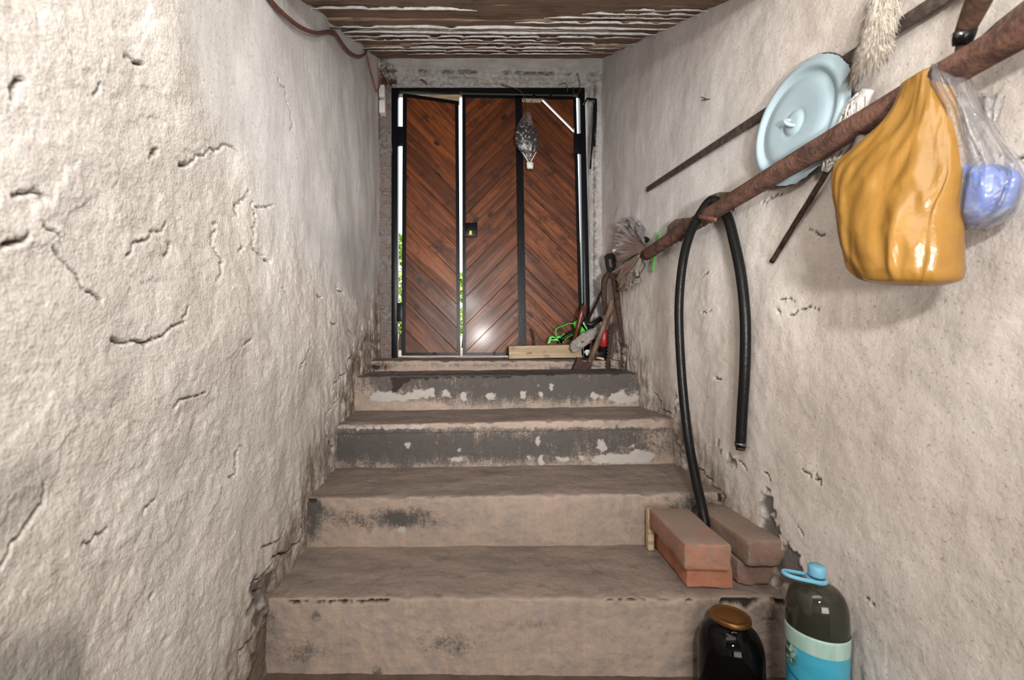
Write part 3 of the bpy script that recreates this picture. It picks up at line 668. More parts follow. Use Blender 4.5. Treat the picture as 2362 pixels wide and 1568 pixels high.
for k, (y, low, h, x0, x1, cv, s) in enumerate([(1.505, 0.010, 0.010, -0.52, 0.05, .3, .05), (1.795, 0.013, 0.022, -0.5, 0.85, .2, .04), (1.90, 0.014, 0.028, -0.5, 0.84, .1, .035), (1.975, 0.016, 0.010, -0.52, 0.8, .5, .03),
        (2.07, 0.016, 0.011, -0.52, 0.45, .5, .03), (2.16, 0.016, 0.006, -0.3, 0.84, .8, .02), (2.265, 0.020, 0.011, -0.52, 0.80, .4, .02), (2.36, 0.020, 0.010, -0.50, 0.75, .5, .02), (2.46, 0.022, 0.006, -0.3, 0.7, .9, .01),
        (1.56, 0.010, 0.008, 0.42, 0.84, .6, .03), (1.635, 0.008, 0.008, 0.30, 0.84, .5, .03), (1.70, 0.012, 0.008, 0.2, 0.84, .5, .03), (1.50, 0.010, 0.006, 0.55, 0.84, .6, .03), (1.84, 0.010, 0.006, -0.4, 0.6, .8, .035)]):
    lime_strip(y, low, h, 80 + k, x0, x1, cover=cv, slope=s)
# slab above the boards and the level ceiling over the cellar end
zr = ceil_z(3.05) + 0.03
V = [(-0.66, 1.12, ceil_z(1.12) + 0.03), (0.99, 1.12, ceil_z(1.12) + 0.03), (0.99, 3.05, zr), (-0.66, 3.05, zr)]
V = [Vector(v) for v in V] + [Vector(v) + Vector((0, 0, 0.15)) for v in V]
mesh_obj('roof_slab', V, [(0, 1, 2, 3), (7, 6, 5, 4), (0, 4, 5, 1), (1, 5, 6, 2), (2, 6, 7, 3), (3, 7, 4, 0)], M_cellar, ceiling, smooth=False)
zf = ceil_z(1.12) + 0.0
mesh_obj('flat_slab', *box(-2.05, 2.35, -5.15, 1.16, zf, zf + 0.18), M_cellar, ceiling, smooth=False)

# ------------------------------------------------------------------ the wall around the door: lintel, jambs
wall_back = empty('wall_back', (0.165, 2.74, 0.74)); tag(wall_back, kind='structure')
def rough_panel(name, x0, x1, z0, z1, Yf, Yb, nx, nz, disp, mat, parent, soil=None, crack=None):
    xs = np.linspace(x0, x1, nx); zs = np.linspace(z0, z1, nz); X, Z = np.meshgrid(xs, zs, indexing='ij')
    Yv = Yf - disp(X, Z); V = np.stack([X, Yv, Z], -1).reshape(-1, 3); idx = np.arange(nx * nz).reshape(nx, nz)
    q = np.stack([idx[:-1, :-1], idx[1:, :-1], idx[1:, 1:], idx[:-1, 1:]], -1).reshape(-1, 4)
    loop = np.concatenate([idx[:, 0], idx[-1, 1:], idx[-2::-1, -1], idx[0, -2:0:-1]]); B = V[loop].copy(); B[:, 1] = Yb
    n0 = len(V); m = len(loop); k = np.arange(m)
    sk = np.stack([loop, n0 + k, n0 + (k + 1) % m, np.roll(loop, -1)], -1)
    V = np.concatenate([V, B])
    o = mesh_obj(name, V - np.array(parent.location), q.tolist() + sk.tolist() + [list(range(n0, n0 + m))], mat); o.parent = parent; fix_normals(o)
    pad = np.zeros(m)
    if soil is not None: set_attr(o, 'soil', np.concatenate([soil(X, Z).ravel(), pad]))
    if crack is not None: set_attr(o, 'crack', np.concatenate([crack(X, Z).ravel(), pad]))
    return o
zl0, zl1 = ZC + 578 * 2.74 / F, ZC + 1.86
zmid = lambda X: ZC + 610 * 2.72 / F - 0.02 * (X - 0.1) + 0.006 * fbm(X * 22, X * 0 + 3, 4, 71)
def lin_disp(X, Z):
    up = sstep(-0.004, 0.004, Z - zmid(X))
    return 0.035 * up + (1 - up) * (0.007 * fbm(X * 26, Z * 26, 4, 72)) + 0.003 * fbm(X * 8, Z * 20, 4, 73) + 0.012 * sstep(zl0 + 0.03, zl0, Z) * fbm(X * 18, Z * 18, 3, 74)
rough_panel('lintel', -0.56, 0.89, zl0, zl1, 2.745, 2.88, 300, 70, lin_disp, M_lintel, wall_back,
    soil=lambda X, Z: np.clip(sstep(0.05, -0.02, Z - zmid(X)) * 0.42 + sstep(-0.36, -0.46, X + 0.06 * fbm(X * 9, Z * 9, 3, 75)), 0, 1),
    crack=lambda X, Z: np.exp(-((Z - zmid(X)) / 0.0035) ** 2) * sstep(-0.2, 0.3, fbm(X * 8, Z * 3, 3, 76)) + sstep(-0.385, -0.40, X) * sstep(0.028, 0.018, np.abs(Z - zl0 - 0.024 + 0.02 * fbm(X * 30, Z * 30, 2, 78))))
# plastered right jamb
rough_panel('jamb_plaster', 0.776, 0.89, 0.70, zl0 + 0.02, 2.735, 2.99, 40, 260, lambda X, Z: 0.004 * fbm(X * 20, Z * 9, 4, 81) + 0.012 * sstep(0.785, 0.80, X + 0.004 * fbm(X * 3, Z * 12, 3, 82)), M_lintel, wall_back,
    soil=lambda X, Z: np.clip(0.25 + 0.6 * np.exp(-((X - 0.795) / 0.012) ** 2) + 0.3 * sstep(0.9, 0.7, Z), 0, 1), crack=lambda X, Z: 0.6 * np.exp(-((X - 0.790 + 0.006 * fbm(X * 0, Z * 10, 3, 83)) / 0.002) ** 2))
# left jamb: mortar core with the courses of brick that show on its face
mesh_obj('jamb_mortar', *box(-0.60, -0.428, 2.750, 2.99, 0.70, zl0 + 0.03), M_mortar, wall_back, smooth=False)
brick_meshes = [rounded_box(0.115, 0.05, 0.064, 0.006, 3, 0.004, s, 3) for s in range(5)]
bmd = []
for s, (V, Fc) in enumerate(brick_meshes):
    me = bpy.data.meshes.new('jamb_brick'); me.from_pydata(V, [], Fc); me.update(); me.materials.append(M_jambbrick); bmd.append(me)
for k in range(20):
    o = bpy.data.objects.new('brick', bmd[k % 5]); C.objects.link(o); o.parent = wall_back
    o.location = Vector((-0.488 + random.uniform(-.004, .006), 2.772 + random.uniform(-0.004, 0.006), 0.775 + k * 0.0765)) - Vector(wall_back.location)
    o.rotation_euler = (random.uniform(-.04, .04), random.uniform(-.02, .02), random.uniform(-.05, .05))

# ------------------------------------------------------------------ door: black steel frame, two plank leaves
YD = 2.80
door = empty('door_1', at(1130, 826, YD)); tag(door, 'brown diagonal-plank double door in a black steel frame', 'door', kind='structure')
def dp(px, py, y=None): 
    p = at(px, py, YD)
    if y is not None: p.y = y
    return p
def bar_px(quad, yf, yb):                # a bar whose face is a quad of the photograph: TL TR BR BL
    A = [dp(*q, y=yf) for q in quad]; B = [dp(*q, y=yb) for q in quad]
    V = A + B
    return V, [(3, 2, 1, 0), (4, 5, 6, 7), (0, 1, 5, 4), (1, 2, 6, 5), (2, 3, 7, 6), (3, 0, 4, 7)]
def bevelled(name, part, mat, parent, bev=0.004):
    o = mesh_obj(name, *part, mat, parent, smooth=True); bm = bmesh.new(); bm.from_mesh(o.data)
    bmesh.ops.remove_doubles(bm, verts=bm.verts, dist=1e-6)
    bmesh.ops.recalc_face_normals(bm, faces=bm.faces)
    bmesh.ops.bevel(bm, geom=list(bm.edges), offset=bev, segments=2, profile=0.6, affect='EDGES'); bm.to_mesh(o.data); bm.free()
    return autosmooth(o, 40)
frame = bevelled('door_frame', bar_px([(904, 196), (920, 196), (918, 828), (902, 828)], 2.765, 2.83), M_black, door, 0.010); frame.name = 'frame_post'
bevelled('frame_post', bar_px([(1334, 202), (1346, 202), (1361, 828), (1346, 828)], 2.765, 2.83), M_black, door, 0.010)
bevelled('frame_head', bar_px([(917, 197), (1338, 203), (1336, 222), (919, 214)], 2.765, 2.83), M_black, door, 0.010)

def clip_halfplane(poly, n, c):          # keep n.p <= c
    out = []
    for i in range(len(poly)):
        a, b = poly[i], poly[(i + 1) % len(poly)]; da = n[0] * a[0] + n[1] * a[1] - c; db = n[0] * b[0] + n[1] * b[1] - c
        if da <= 0: out.append(a)
        if da * db < 0:
            t = da / (da - db); out.append((a[0] + (b[0] - a[0]) * t, a[1] + (b[1] - a[1]) * t))
    return out
def inset(poly, d):                      # inward offset of a convex polygon
    cx = sum(p[0] for p in poly) / len(poly); cy = sum(p[1] for p in poly) / len(poly); out = poly
    res = list(poly)
    for i in range(len(poly)):
        a, b = poly[i], poly[(i + 1) % len(poly)]; n = (b[1] - a[1], a[0] - b[0]); L = math.hypot(*n)
        if L < 1e-6: continue
        n = (n[0] / L, n[1] / L)
        if n[0] * (cx - a[0]) + n[1] * (cy - a[1]) > 0: n = (-n[0], -n[1])
        res = clip_halfplane(res, n, n[0] * a[0] + n[1] * a[1] - d)
        if len(res) < 3: return None
    return res
def planks(leaf, quad, direction, first, pitch, gaps=(), seed=0):
    """diagonal boards: direction +1 runs down to the right, -1 up to the right; first/pitch in photograph pixels along the vertical"""
    rnd = random.Random(seed); s = 1.0 / math.sqrt(2)
    sc = YD / F; Q = [((x - CX) * sc, (CY - y) * sc + ZC) for x, y in quad]
    # board coordinate: c = z + x for boards falling to the right, c = z - x for boards rising to the right
    nv = (s, s) if direction > 0 else (-s, s)
    cs = [nv[0] * p[0] + nv[1] * p[1] for p in Q]; lo, hi = min(cs), max(cs)
    x0, z0 = (quad[0][0] - CX) * sc, (CY - first) * sc + ZC
    c0 = nv[0] * x0 + nv[1] * z0; w = pitch * sc * s
    edges = [c0]
    while edges[-1] < hi: edges.append(edges[-1] + w * rnd.uniform(0.86, 1.14))
    e2 = c0
    while e2 > lo: e2 -= w * rnd.uniform(0.86, 1.14); edges.insert(0, e2)
    for k in range(len(edges) - 1):
        a, b = edges[k], edges[k + 1]
        for gk, gw in gaps:
            if abs(a - (c0 + gk)) < 1e-6: a += gw
        poly = clip_halfplane(Q, nv, b); poly = clip_halfplane(poly, (-nv[0], -nv[1]), -a)
        if len(poly) < 3: continue
        area = abs(sum(poly[i][0] * poly[(i + 1) % len(poly)][1] - poly[(i + 1) % len(poly)][0] * poly[i][1] for i in range(len(poly)))) / 2
        if area < 2e-4: continue
        inn = inset(poly, 0.0022)
        if inn is None: continue
        yo = rnd.uniform(0, 0.0025); cx = sum(p[0] for p in poly) / len(poly); cz = sum(p[1] for p in poly) / len(poly)
        d = (s, -s) if direction > 0 else (s, s)         # along the board
        def loc(p, y): return Vector((d[0] * (p[0] - cx) + d[1] * (p[1] - cz), y, nv[0] * (p[0] - cx) + nv[1] * (p[1] - cz))) if direction > 0 else Vector((d[0] * (p[0] - cx) + d[1] * (p[1] - cz), y, nv[0] * (p[0] - cx) + nv[1] * (p[1] - cz)))
        bm = bmesh.new()
        f0 = [bm.verts.new(loc(p, -0.010 + yo)) for p in inn]; f1 = [bm.verts.new(loc(p, -0.0075 + yo)) for p in poly]; f2 = [bm.verts.new(loc(p, 0.012)) for p in poly]
        bm.faces.new(f0); bm.faces.new(list(reversed(f2)))
        n = len(poly)
        for i in range(n): bm.faces.new((f1[i], f2[i], f2[(i + 1) % n], f1[(i + 1) % n]))
        if len(inn) == n:
            # pair every inset corner with its nearest outline corner
            sh = min(range(n), key=lambda q: sum((f0[(i + q) % n].co - f1[i].co).length for i in range(n)))
            for i in range(n): bm.faces.new((f0[(i + sh) % n], f1[i], f1[(i + 1) % n], f0[(i + 1 + sh) % n]))
        else:
            bmesh.ops.bridge_loops(bm, edges=[e for e in bm.edges if (e.verts[0] in f0 and e.verts[1] in f0) or (e.verts[0] in f1 and e.verts[1] in f1)])
        bmesh.ops.recalc_face_normals(bm, faces=bm.faces)
        me = bpy.data.meshes.new('plank'); bm.to_mesh(me); bm.free(); me.materials.append(M_door)
        o = bpy.data.objects.new('plank', me); C.objects.link(o); o.parent = leaf
        # local x along the board, local z across it
        ang = math.radians(45) if direction > 0 else math.radians(-45)
        o.rotation_euler = (rnd.uniform(-.006, .006), ang, 0)
        o.location = Vector((cx, 2.800, cz))
def leaf_frame(bars):
    return merge(*[bar_px(q, 2.779, 2.805) for q in bars])
leaf1 = mesh_obj('door_leaf', *leaf_frame([[(930, 220), (939, 220), (936, 820), (927, 820)], [(1050, 236), (1058, 237), (1062, 820), (1054, 820)], [(939, 220), (1050, 236), (1050, 242), (939, 226)], [(936, 813), (1054, 813), (1054, 820), (936, 820)]]), M_black, door, smooth=False)
leaf2 = mesh_obj('door_leaf', *leaf_frame([[(1066, 222), (1074, 222), (1075, 820), (1067, 820)], [(1188, 224), (1203, 224), (1214, 820), (1196, 820)], [(1321, 227), (1327, 227), (1343, 820), (1336, 820)], [(1074, 222), (1321, 226), (1321, 231), (1074, 228)], [(1075, 813), (1336, 813), (1336, 820), (1075, 820)]]), M_black, door, smooth=False)
planks(leaf1, [(937, 223), (1052, 238), (1056, 818), (934, 818)], 1, 330, 62, seed=1)
planks(leaf2, [(1072, 225), (1192, 227), (1200, 818), (1073, 818)], -1, 320, 62, seed=2)
planks(leaf2, [(1199, 229), (1325, 231), (1340, 818), (1209, 818)], 1, 183, 62, gaps=((0.0, 0.017),), seed=3)
# bolts and the two pale pieces that close the top of the leaves
for px, py in ((1003, 815), (1140, 815), (1230, 226), (1268, 227)):
    p = dp(px, py, 2.774); V, Fc = lathe([(0.009, 0), (0.009, 0.006), (0.006, 0.010)], 6)
    mesh_obj('bolt', *xf((V, Fc), Matrix.Translation(p) @ Matrix.Rotation(math.pi / 2, 4, 'X')), M_black, door, smooth=False)
wd = mesh_obj('pale_wedge', *prism([dp(968, 220, 2.806), dp(1060, 216, 2.806), dp(1060, 240, 2.806), dp(1050, 238, 2.806)], (0, 1, 0), 0.012), M_pale, door, smooth=False); fix_normals(wd)  # pale wedge stands in for the beige strip outside
wd = mesh_obj('pale_wedge', *prism([dp(1203, 229, 2.786), dp(1253, 229, 2.786), dp(1246, 239, 2.786), dp(1204, 238, 2.786)], (0, 1, 0), 0.010), M_pale, door, smooth=False); fix_normals(wd)
for q in ([(918, 296), (934, 296), (934, 338), (918, 338)], [(916, 699), (930, 699), (930, 742), (916, 742)], [(1322, 312), (1340, 312), (1341, 356), (1323, 356)], [(1340, 700), (1350, 700), (1352, 760), (1342, 760)]):
    bevelled('hinge', bar_px(q, 2.772, 2.800), M_black, door, 0.004)
lock = bevelled('lock_case', bar_px([(1070, 518), (1101, 517), (1100, 549), (1070, 549)], 2.752, 2.785), M_black, door, 0.004)
kh = mesh_obj('keyhole', *xf(lathe([(0.006, 0), (0.006, 0.004), (0.004, 0.005)], 14), Matrix.Translation(dp(1085, 537, 2.753)) @ Matrix.Rotation(math.pi / 2, 4, 'X')), M_keyhole_light, None); kh.parent = lock  # brass yellow stands in for light shining in the keyhole
kh = mesh_obj('keyhole', *prism([dp(1083, 537, 2.7515), dp(1087, 537, 2.7515), dp(1088, 545, 2.7515), dp(1082, 545, 2.7515)], (0, -1, 0), 0.003), M_keyhole_light, None, smooth=False); fix_normals(kh); kh.parent = lock

# ------------------------------------------------------------------ outdoors behind the door
o = mesh_obj('garden_ground', *box(-6, 6, 2.97, 14, 0.55, 0.728), M_soil, smooth=False); tag(o, kind='structure')
def shrub(loc, h, r, label, seed):
    root = empty('garden_shrub', loc); tag(root, label, 'shrub', 'shrubs outside the door')
    mesh_obj('stem', *tube([loc, Vector(loc) + Vector((0.03, 0, h * 0.6))], [0.03, 0.012], 8), M_bark, root)
    rnd = random.Random(seed); V = []; Fc = []
    for k in range(900):
        a = rnd.uniform(0, 2 * math.pi); t = rnd.uniform(0.15, 1); rr = r * math.sqrt(rnd.random()) * math.sin(math.pi * min(1, t * 0.9 + 0.05)) 
        p = Vector(loc) + Vector((rr * math.cos(a), rr * math.sin(a) * 0.6, t * h)); d = Vector((rnd.uniform(-1, 1), rnd.uniform(-1, 1), rnd.uniform(-.6, .6))).normalized() * 0.05
        e = d.orthogonal().normalized() * 0.022; i = len(V)
        V += [p - d, p + e + Vector((0, 0, .006)), p + d, p - e + Vector((0, 0, .006))]; Fc.append((i, i + 1, i + 2, i + 3))
    lf = mesh_obj('foliage', V, Fc, M_leafs, root); tag(lf, kind='stuff')
for k, (x, y, h, r) in enumerate(((-0.62, 4.6, 1.15, 0.42), (0.02, 5.6, 0.9, 0.45), (1.15, 4.9, 1.2, 0.40))):
    shrub((x, y, 0.728), h, r, ['leafy green shrub outside, seen through the leftmost door gap', 'leafy green shrub outside, seen through the middle door gap', 'leafy green shrub outside, seen through the rightmost door gap'][k], 60 + k)

# ------------------------------------------------------------------ right wall: rusty pole and what hangs on it
XP = 0.775
def pole_at(px):                          # axis of the long pole at a photograph column
    return atX(px, np.interp(px, [1490, 1520, 1700, 1850, 2100, 2280, 2362], [586, 570, 455, 364, 216, 118, 72]), XP)
pole = empty('iron_pole', pole_at(1490)); tag(pole, 'long rusty round pole running along the right wall', 'pole')
pf = [pole_at(p) for p in (1490, 1520, 1600, 1700, 1850, 2000, 2100, 2280, 2362)]; zc_ = np.polyfit([p.y for p in pf], [p.z for p in pf], 2)
pts = [Vector((XP, y, float(np.polyval(zc_, y)))) for y in np.linspace(pf[0].y, 0.30, 40)]
mesh_obj('shaft', *tube(pts, 0.0238, 20, rough=0.02, seed=4), M_rustpole, pole)
V, Fc = [], []
rnd = random.Random(5)
for k in range(26):                       # rust scale hanging off the underside at the far end
    p = pole_at(rnd.uniform(1500, 1700)) + Vector((rnd.uniform(-.012, .004), 0, -0.022)); r = rnd.uniform(.003, .007)
    b = [p + Vector((rnd.uniform(-r, r), rnd.uniform(-r, r) * 2, 0)) for _ in range(4)]; t = p + Vector((0, 0, -rnd.uniform(.004, .016)))
    i = len(V); V += b + [t]; Fc += [(i, i + 1, i + 4), (i + 1, i + 2, i + 4), (i + 2, i + 3, i + 4), (i + 3, i, i + 4), (i, i + 3, i + 2, i + 1)]
sc_ = mesh_obj('rust_scale', V, Fc, M_rust, pole, smooth=False); tag(sc_, kind='stuff')

# grey stick lying behind the near end of the pole
a, b = atX(2270, 98, 0.806), atX(2362, 28, 0.806)
o = mesh_obj('stick', *tube([a, (a + b) / 2, b, b + (b - a) * 1.2], [0.010, 0.013, 0.014, 0.014], 12, rough=0.05), M_peg, origin=a); tag(o, 'grey wooden stick behind the near end of the rusty pole', 'stick')

# wooden pegs that carry the pole
def peg(pts_px, X0, X1, label):
    poly = [atX(x, y, X1) for x, y in jag(pts_px + [pts_px[0]], 0.06, 2, random.Random(int(pts_px[0][0])))[:-1]]
    c = sum(poly, Vector()) / len(poly); V, Fc = prism(poly, (1, 0, 0), X0 - X1)
    o = mesh_obj('wall_peg', V, Fc, M_peg, smooth=False, origin=c); fix_normals(o); tag(o, label, 'peg', 'wooden pegs in the right wall'); return o
peg([(1614, 490), (1618, 470), (1635, 452), (1660, 443), (1682, 444), (1686, 460), (1672, 475), (1640, 492)], 0.835, 0.788, 'rough brown wooden peg in the wall where the black hose crosses the pole')
peg([(1536, 540), (1540, 520), (1558, 505), (1578, 502), (1584, 512), (1570, 524)], 0.835, 0.790, 'rough grey wooden peg in the wall between the hose and the crumpled bag')

# long flat iron bar above the pole
A, B = atX(1493, 437, 0.822), atX(2175, -5, 0.822); d = (B - A).normalized(); up = d.cross(Vector((1, 0, 0))).normalized()
if up.z < 0: up = -up
A2, B2 = A, B + d * 0.30
V = []
for p, h in ((A, 0.0105), (B2, 0.0145)):
    V += [p + up * h + Vector((-0.004, 0, 0)), p - up * h + Vector((-0.004, 0, 0)), p - up * h + Vector((0.004, 0, 0)), p + up * h + Vector((0.004, 0, 0))]
o = bevelled('flat_bar', (V, [(0, 1, 2, 3), (7, 6, 5, 4), (0, 4, 5, 1), (1, 5, 6, 2), (2, 6, 7, 3), (3, 7, 4, 0)]), M_dkiron, None, 0.0015)
tag(o, 'long dark flat iron bar sloping along the wall behind the enamel lid', 'bar')

# enamel lid between wall and pole
lc = atX(1842, 285, 0.808); lid = empty('pot_lid', lc); tag(lid, 'pale blue enamel pot lid with chipped rim hung behind the pole', 'lid')
R0 = 0.146
prof = [(0.0005, 0.0185), (0.016, 0.0185), (0.024, 0.0170), (0.0275, 0.0132), (0.032, 0.0120), (0.036, 0.0135), (0.040, 0.0140), (0.070, 0.0150), (0.088, 0.0142), (0.096, 0.0105), (0.102, 0.0060), (0.107, 0.0045), (0.112, 0.0065), (0.117, 0.0125), (0.121, 0.0150), (0.127, 0.0155), (0.131, 0.0125), (0.134, 0.0085), (0.142, 0.0060), (0.146, 0.0030), (0.1465, 0.0005), (0.145, -0.0015), (0.138, 0.0030), (0.126, 0.0100), (0.104, 0.0015), (0.030, 0.0090), (0.0005, 0.0135)]
# face of the lid looks out of the wall (-x), a little towards the camera and upwards
ax = Vector((-1.0, -0.055, 0.06)).normalized(); Mrot = ax.to_track_quat('Z', 'Y').to_matrix().to_4x4()
V, Fc = lathe([(r, z * 0.95) for r, z in prof], 72)
# profile runs from the centre outwards on the face, then back under the plate
ld = mesh_obj('plate', *xf((V, Fc), Matrix.Translation(lc) @ Mrot), M_enamel, lid); fix_normals(ld)
set_attr(ld, 'rim', [min(1, max(0, (math.hypot(v.x, v.y) - 0.136) / 0.008)) for v in V])
hb = [Vector((0, -0.011, 0.012)), Vector((0, -0.0125, 0.024)), Vector((0, -0.006, 0.032)), Vector((0, 0.006, 0.032)), Vector((0, 0.0125, 0.024)), Vector((0, 0.011, 0.012))]
hn = mesh_obj('handle', *xf(tube(spline(hb, 6), 0.0042, 12), Matrix.Translation(lc) @ Mrot @ Matrix.Rotation(math.radians(40), 4, 'Z')), M_enamel, lid); set_attr(hn, 'rim', [0.0] * len(hn.data.vertices))
# nail that holds the lid
nl = atX(1946, 268, 0.835)
o = mesh_obj('nail', *tube([nl, nl + Vector((-0.02, 0, 0)), nl + Vector((-0.021, 0, 0)), nl + Vector((-0.024, 0, 0))], [0.003, 0.003, 0.006, 0.006], 10), M_dkiron, origin=nl); tag(o, 'black nail head in the wall beside the lid rim', 'nail')

# stick with a binding of white string
wand = empty('string_bound_stick', atX(1782, 603, 0.822)); tag(wand, 'thin rusty stick bound with white string, hanging behind the pole', 'stick')
sp = [atX(1780, 604, 0.822), atX(1840, 506, 0.820), atX(1905, 400, 0.815), atX(1950, 310, 0.812), atX(1998, 215, 0.812)]
pts = spline(sp, 8); mesh_obj('stick', *tube(pts, [0.0062] * len(pts), 10, rough=0.10, seed=2), M_rust, wand)
bp = spline([atX(1903, 392, 0.811), atX(1935, 330, 0.808), atX(1970, 265, 0.806), atX(2002, 205, 0.808)], 10); br = lerp_list([0.012, 0.020, 0.024, 0.016], len(bp))
bd = mesh_obj('string_binding', *tube(bp, br, 18, flat=0.55), M_string, wand)
_, T, N, Bn = frames(bp)
for k in range(64):                       # turns of string criss-crossing over the bundle
    ph = random.uniform(0, 6.28); dirn = random.choice((-1, 1)); i0 = random.uniform(0, 0.45); L = random.uniform(0.3, 0.6); tw = random.uniform(1.4, 3.4); pts = []
    for q in range(15):
        t = min(1, i0 + L * q / 14); f = t * (len(bp) - 1); i = min(int(f), len(bp) - 2); p = bp[i].lerp(bp[i + 1], f - i); r = br[i] + (br[i + 1] - br[i]) * (f - i); a = ph + dirn * tw * q / 14
        pts.append(p + N[i] * math.cos(a) * (r + 0.003) + Bn[i] * math.sin(a) * (r * 0.55 + 0.003))
    s_ = mesh_obj('string', *tube(pts, random.uniform(0.0016, 0.0028), 5), M_string, bd)
# loose knot of white film hanging under the pole
c = atX(1985, 350, 0.752)
rings = [[c + Vector((0.012 * math.sin(a) * s_ * (1 + .4 * random.uniform(-1, 1)), 0.016 * math.cos(a) * s_ * (1 + .4 * random.uniform(-1, 1)), z)) for a in [2 * math.pi * j / 14 for j in range(14)]] for z, s_ in ((0.030, .35), (0.020, .7), (0.008, 1.0), (-0.006, 1.1), (-0.018, .9), (-0.027, .4))]
o = mesh_obj('film_scrap', *loft(rings), M_clear, origin=c); tag(o, 'small scrap of clear film caught under the pole beside the orange bag', 'plastic scrap')

# whitewash brush of pale fibres, bristles down
br_top = atX(2058, -60, 0.80); brush = empty('whitewash_brush', br_top); tag(brush, 'shaggy pale fibre whitewash brush hanging bristles down over the iron bar', 'brush')
M_fib = simple('bast_fibre', (0.78, 0.70, 0.60), 0.9, var=0.25, vscale=60)
M_tip = simple('dirty_bristle_tips', (0.30, 0.22, 0.155), 0.9, var=0.4, vscale=60)
axis = [atX(2060, -70, 0.795), atX(2040, 20, 0.790), atX(2022, 90, 0.788), atX(2012, 128, 0.790)]; ap = spline(axis, 8)
mesh_obj('core', *tube(ap, lerp_list([0.020, 0.020, 0.017, 0.006], len(ap)), 14, flat=0.6), M_fib, brush)
rnd = random.Random(8)
def bristles(n, lo, hi, l0, l1, spread):
    V = []; Fc = []
    for k in range(n):
        f = rnd.uniform(lo, hi) * (len(ap) - 1); i = min(int(f), len(ap) - 2); p = ap[i].lerp(ap[i + 1], f - i); a = rnd.uniform(0.15, math.pi - 0.15)
        side = Vector((-math.sin(a) * 0.55, -math.cos(a), 0)); r = 0.006 + 0.026 * rnd.random()
        p0 = p + side * r * 0.8; L = rnd.uniform(l0, l1)
        dn = Vector((0.0, 0.13, -0.97)); p1 = p0 + side * (0.012 * spread) + dn * L * 0.55; p2 = p1 + side * 0.010 * spread * rnd.uniform(0.3, 1.4) + dn * L * 0.5 + Vector((rnd.uniform(-.004, .004), rnd.uniform(-.007, .007), 0))
        w = Vector((0.0, 0.0008, 0)); w2 = Vector((0.0008, 0.0, 0)); i = len(V)
        V += [p0 - w, p0 + w, p0 - w2, p1 - w, p1 + w, p1 - w2, p2]
        Fc += [(i, i + 1, i + 4, i + 3), (i + 1, i + 2, i + 5, i + 4), (i + 2, i, i + 3, i + 5), (i + 3, i + 4, i + 6), (i + 4, i + 5, i + 6), (i + 5, i + 3, i + 6)]
    return V, Fc
o = mesh_obj('bristles', *bristles(9000, 0.0, 0.92, 0.030, 0.062, 1.0), M_fib, brush); tag(o, kind='stuff')
o = mesh_obj('bristle_tips', *bristles(520, 0.80, 1.0, 0.026, 0.046, 1.35), M_tip, brush); tag(o, kind='stuff')

# tool with a wooden handle stuck behind the pole
tl = atX(2205, 142, 0.803); tool = empty('file_tool', tl); tag(tool, 'tool with worn wooden handle and black ferrule stuck behind the pole', 'hand tool')
h0, h1 = atX(2226, 72, 0.800), atX(2272, -30, 0.785); hs = [h0, h0.lerp(h1, .15), h0.lerp(h1, .5), h1, h1 + (h1 - h0) * 0.5]
mesh_obj('handle', *tube(hs, [0.0125, 0.0135, 0.0155, 0.0175, 0.018], 16), M_handle, tool)
f0 = atX(2219, 103, 0.802); mesh_obj('ferrule', *tube([f0, f0.lerp(h0, .5), h0.lerp(h1, 0.02)], [0.0115, 0.0135, 0.0140], 16), M_darkstuff, tool)
mesh_obj('rivet', *tube([f0.lerp(h0, .55) + Vector((-0.012, -0.006, 0)), f0.lerp(h0, .55) + Vector((-0.017, -0.009, 0))], 0.006, 12), M_chrome, tool)
mesh_obj('tang', *tube([f0, atX(2213, 120, 0.804), atX(2200, 150, 0.808), atX(2190, 185, 0.812)], [0.0075, 0.006, 0.006, 0.004], 10), M_rust, tool)

# orange shopping bag
def row(pl, pr, X, h, f=1.0): return (atX(pl[0], pl[1], X), atX(pr[0], pr[1], X), Vector((h, 0, 0)), f)
ob = empty('plastic_bag', atX(2110, 660, 0.735)); tag(ob, 'full orange plastic bag hanging from the rusty pole', 'bag')
rows = [row((2093, 205), (2184, 148), 0.775, 0.027, .2), row((2086, 228), (2190, 185), 0.772, 0.029, .4), row((2052, 282), (2199, 255), 0.762, 0.032, .8), row((1998, 330), (2203, 320), 0.752, 0.036, 1.0), row((1950, 378), (2206, 390), 0.745, 0.040, 1.2),
        row((1940, 430), (2203, 430), 0.740, 0.044, 1.3), row((1953, 482), (2193, 472), 0.736, 0.050, 1.0), row((1962, 530), (2191, 520), 0.734, 0.056, .9), row((1972, 580), (2196, 575), 0.732, 0.058, .9), row((1985, 618), (2196, 618), 0.732, 0.056, .8), row((2008, 643), (2188, 646), 0.733, 0.048, .6), row((2048, 656), (2155, 660), 0.736, 0.028, .2)]
o = mesh_obj('bag_body', *loft(bag_rings(rows, 110, 7, 0.0045, 3, 2.5)), M_obag, ob); fix_normals(o)
inner = [row((2010, 520), (2185, 515), 0.735, 0.030, .8), row((1985, 545), (2188, 540), 0.735, 0.044, .8), row((1990, 590), (2190, 590), 0.734, 0.048, .8), row((2010, 628), (2185, 630), 0.734, 0.040, .6), row((2050, 645), (2150, 648), 0.735, 0.015, .2)]
M_cont = simple('bundle_inside_bag', (0.62, 0.36, 0.10), 0.7, var=0.4, vscale=20)
o = mesh_obj('contents', *loft(bag_rings(inner, 40, 4, 0.006, 9)), M_cont, ob); fix_normals(o)
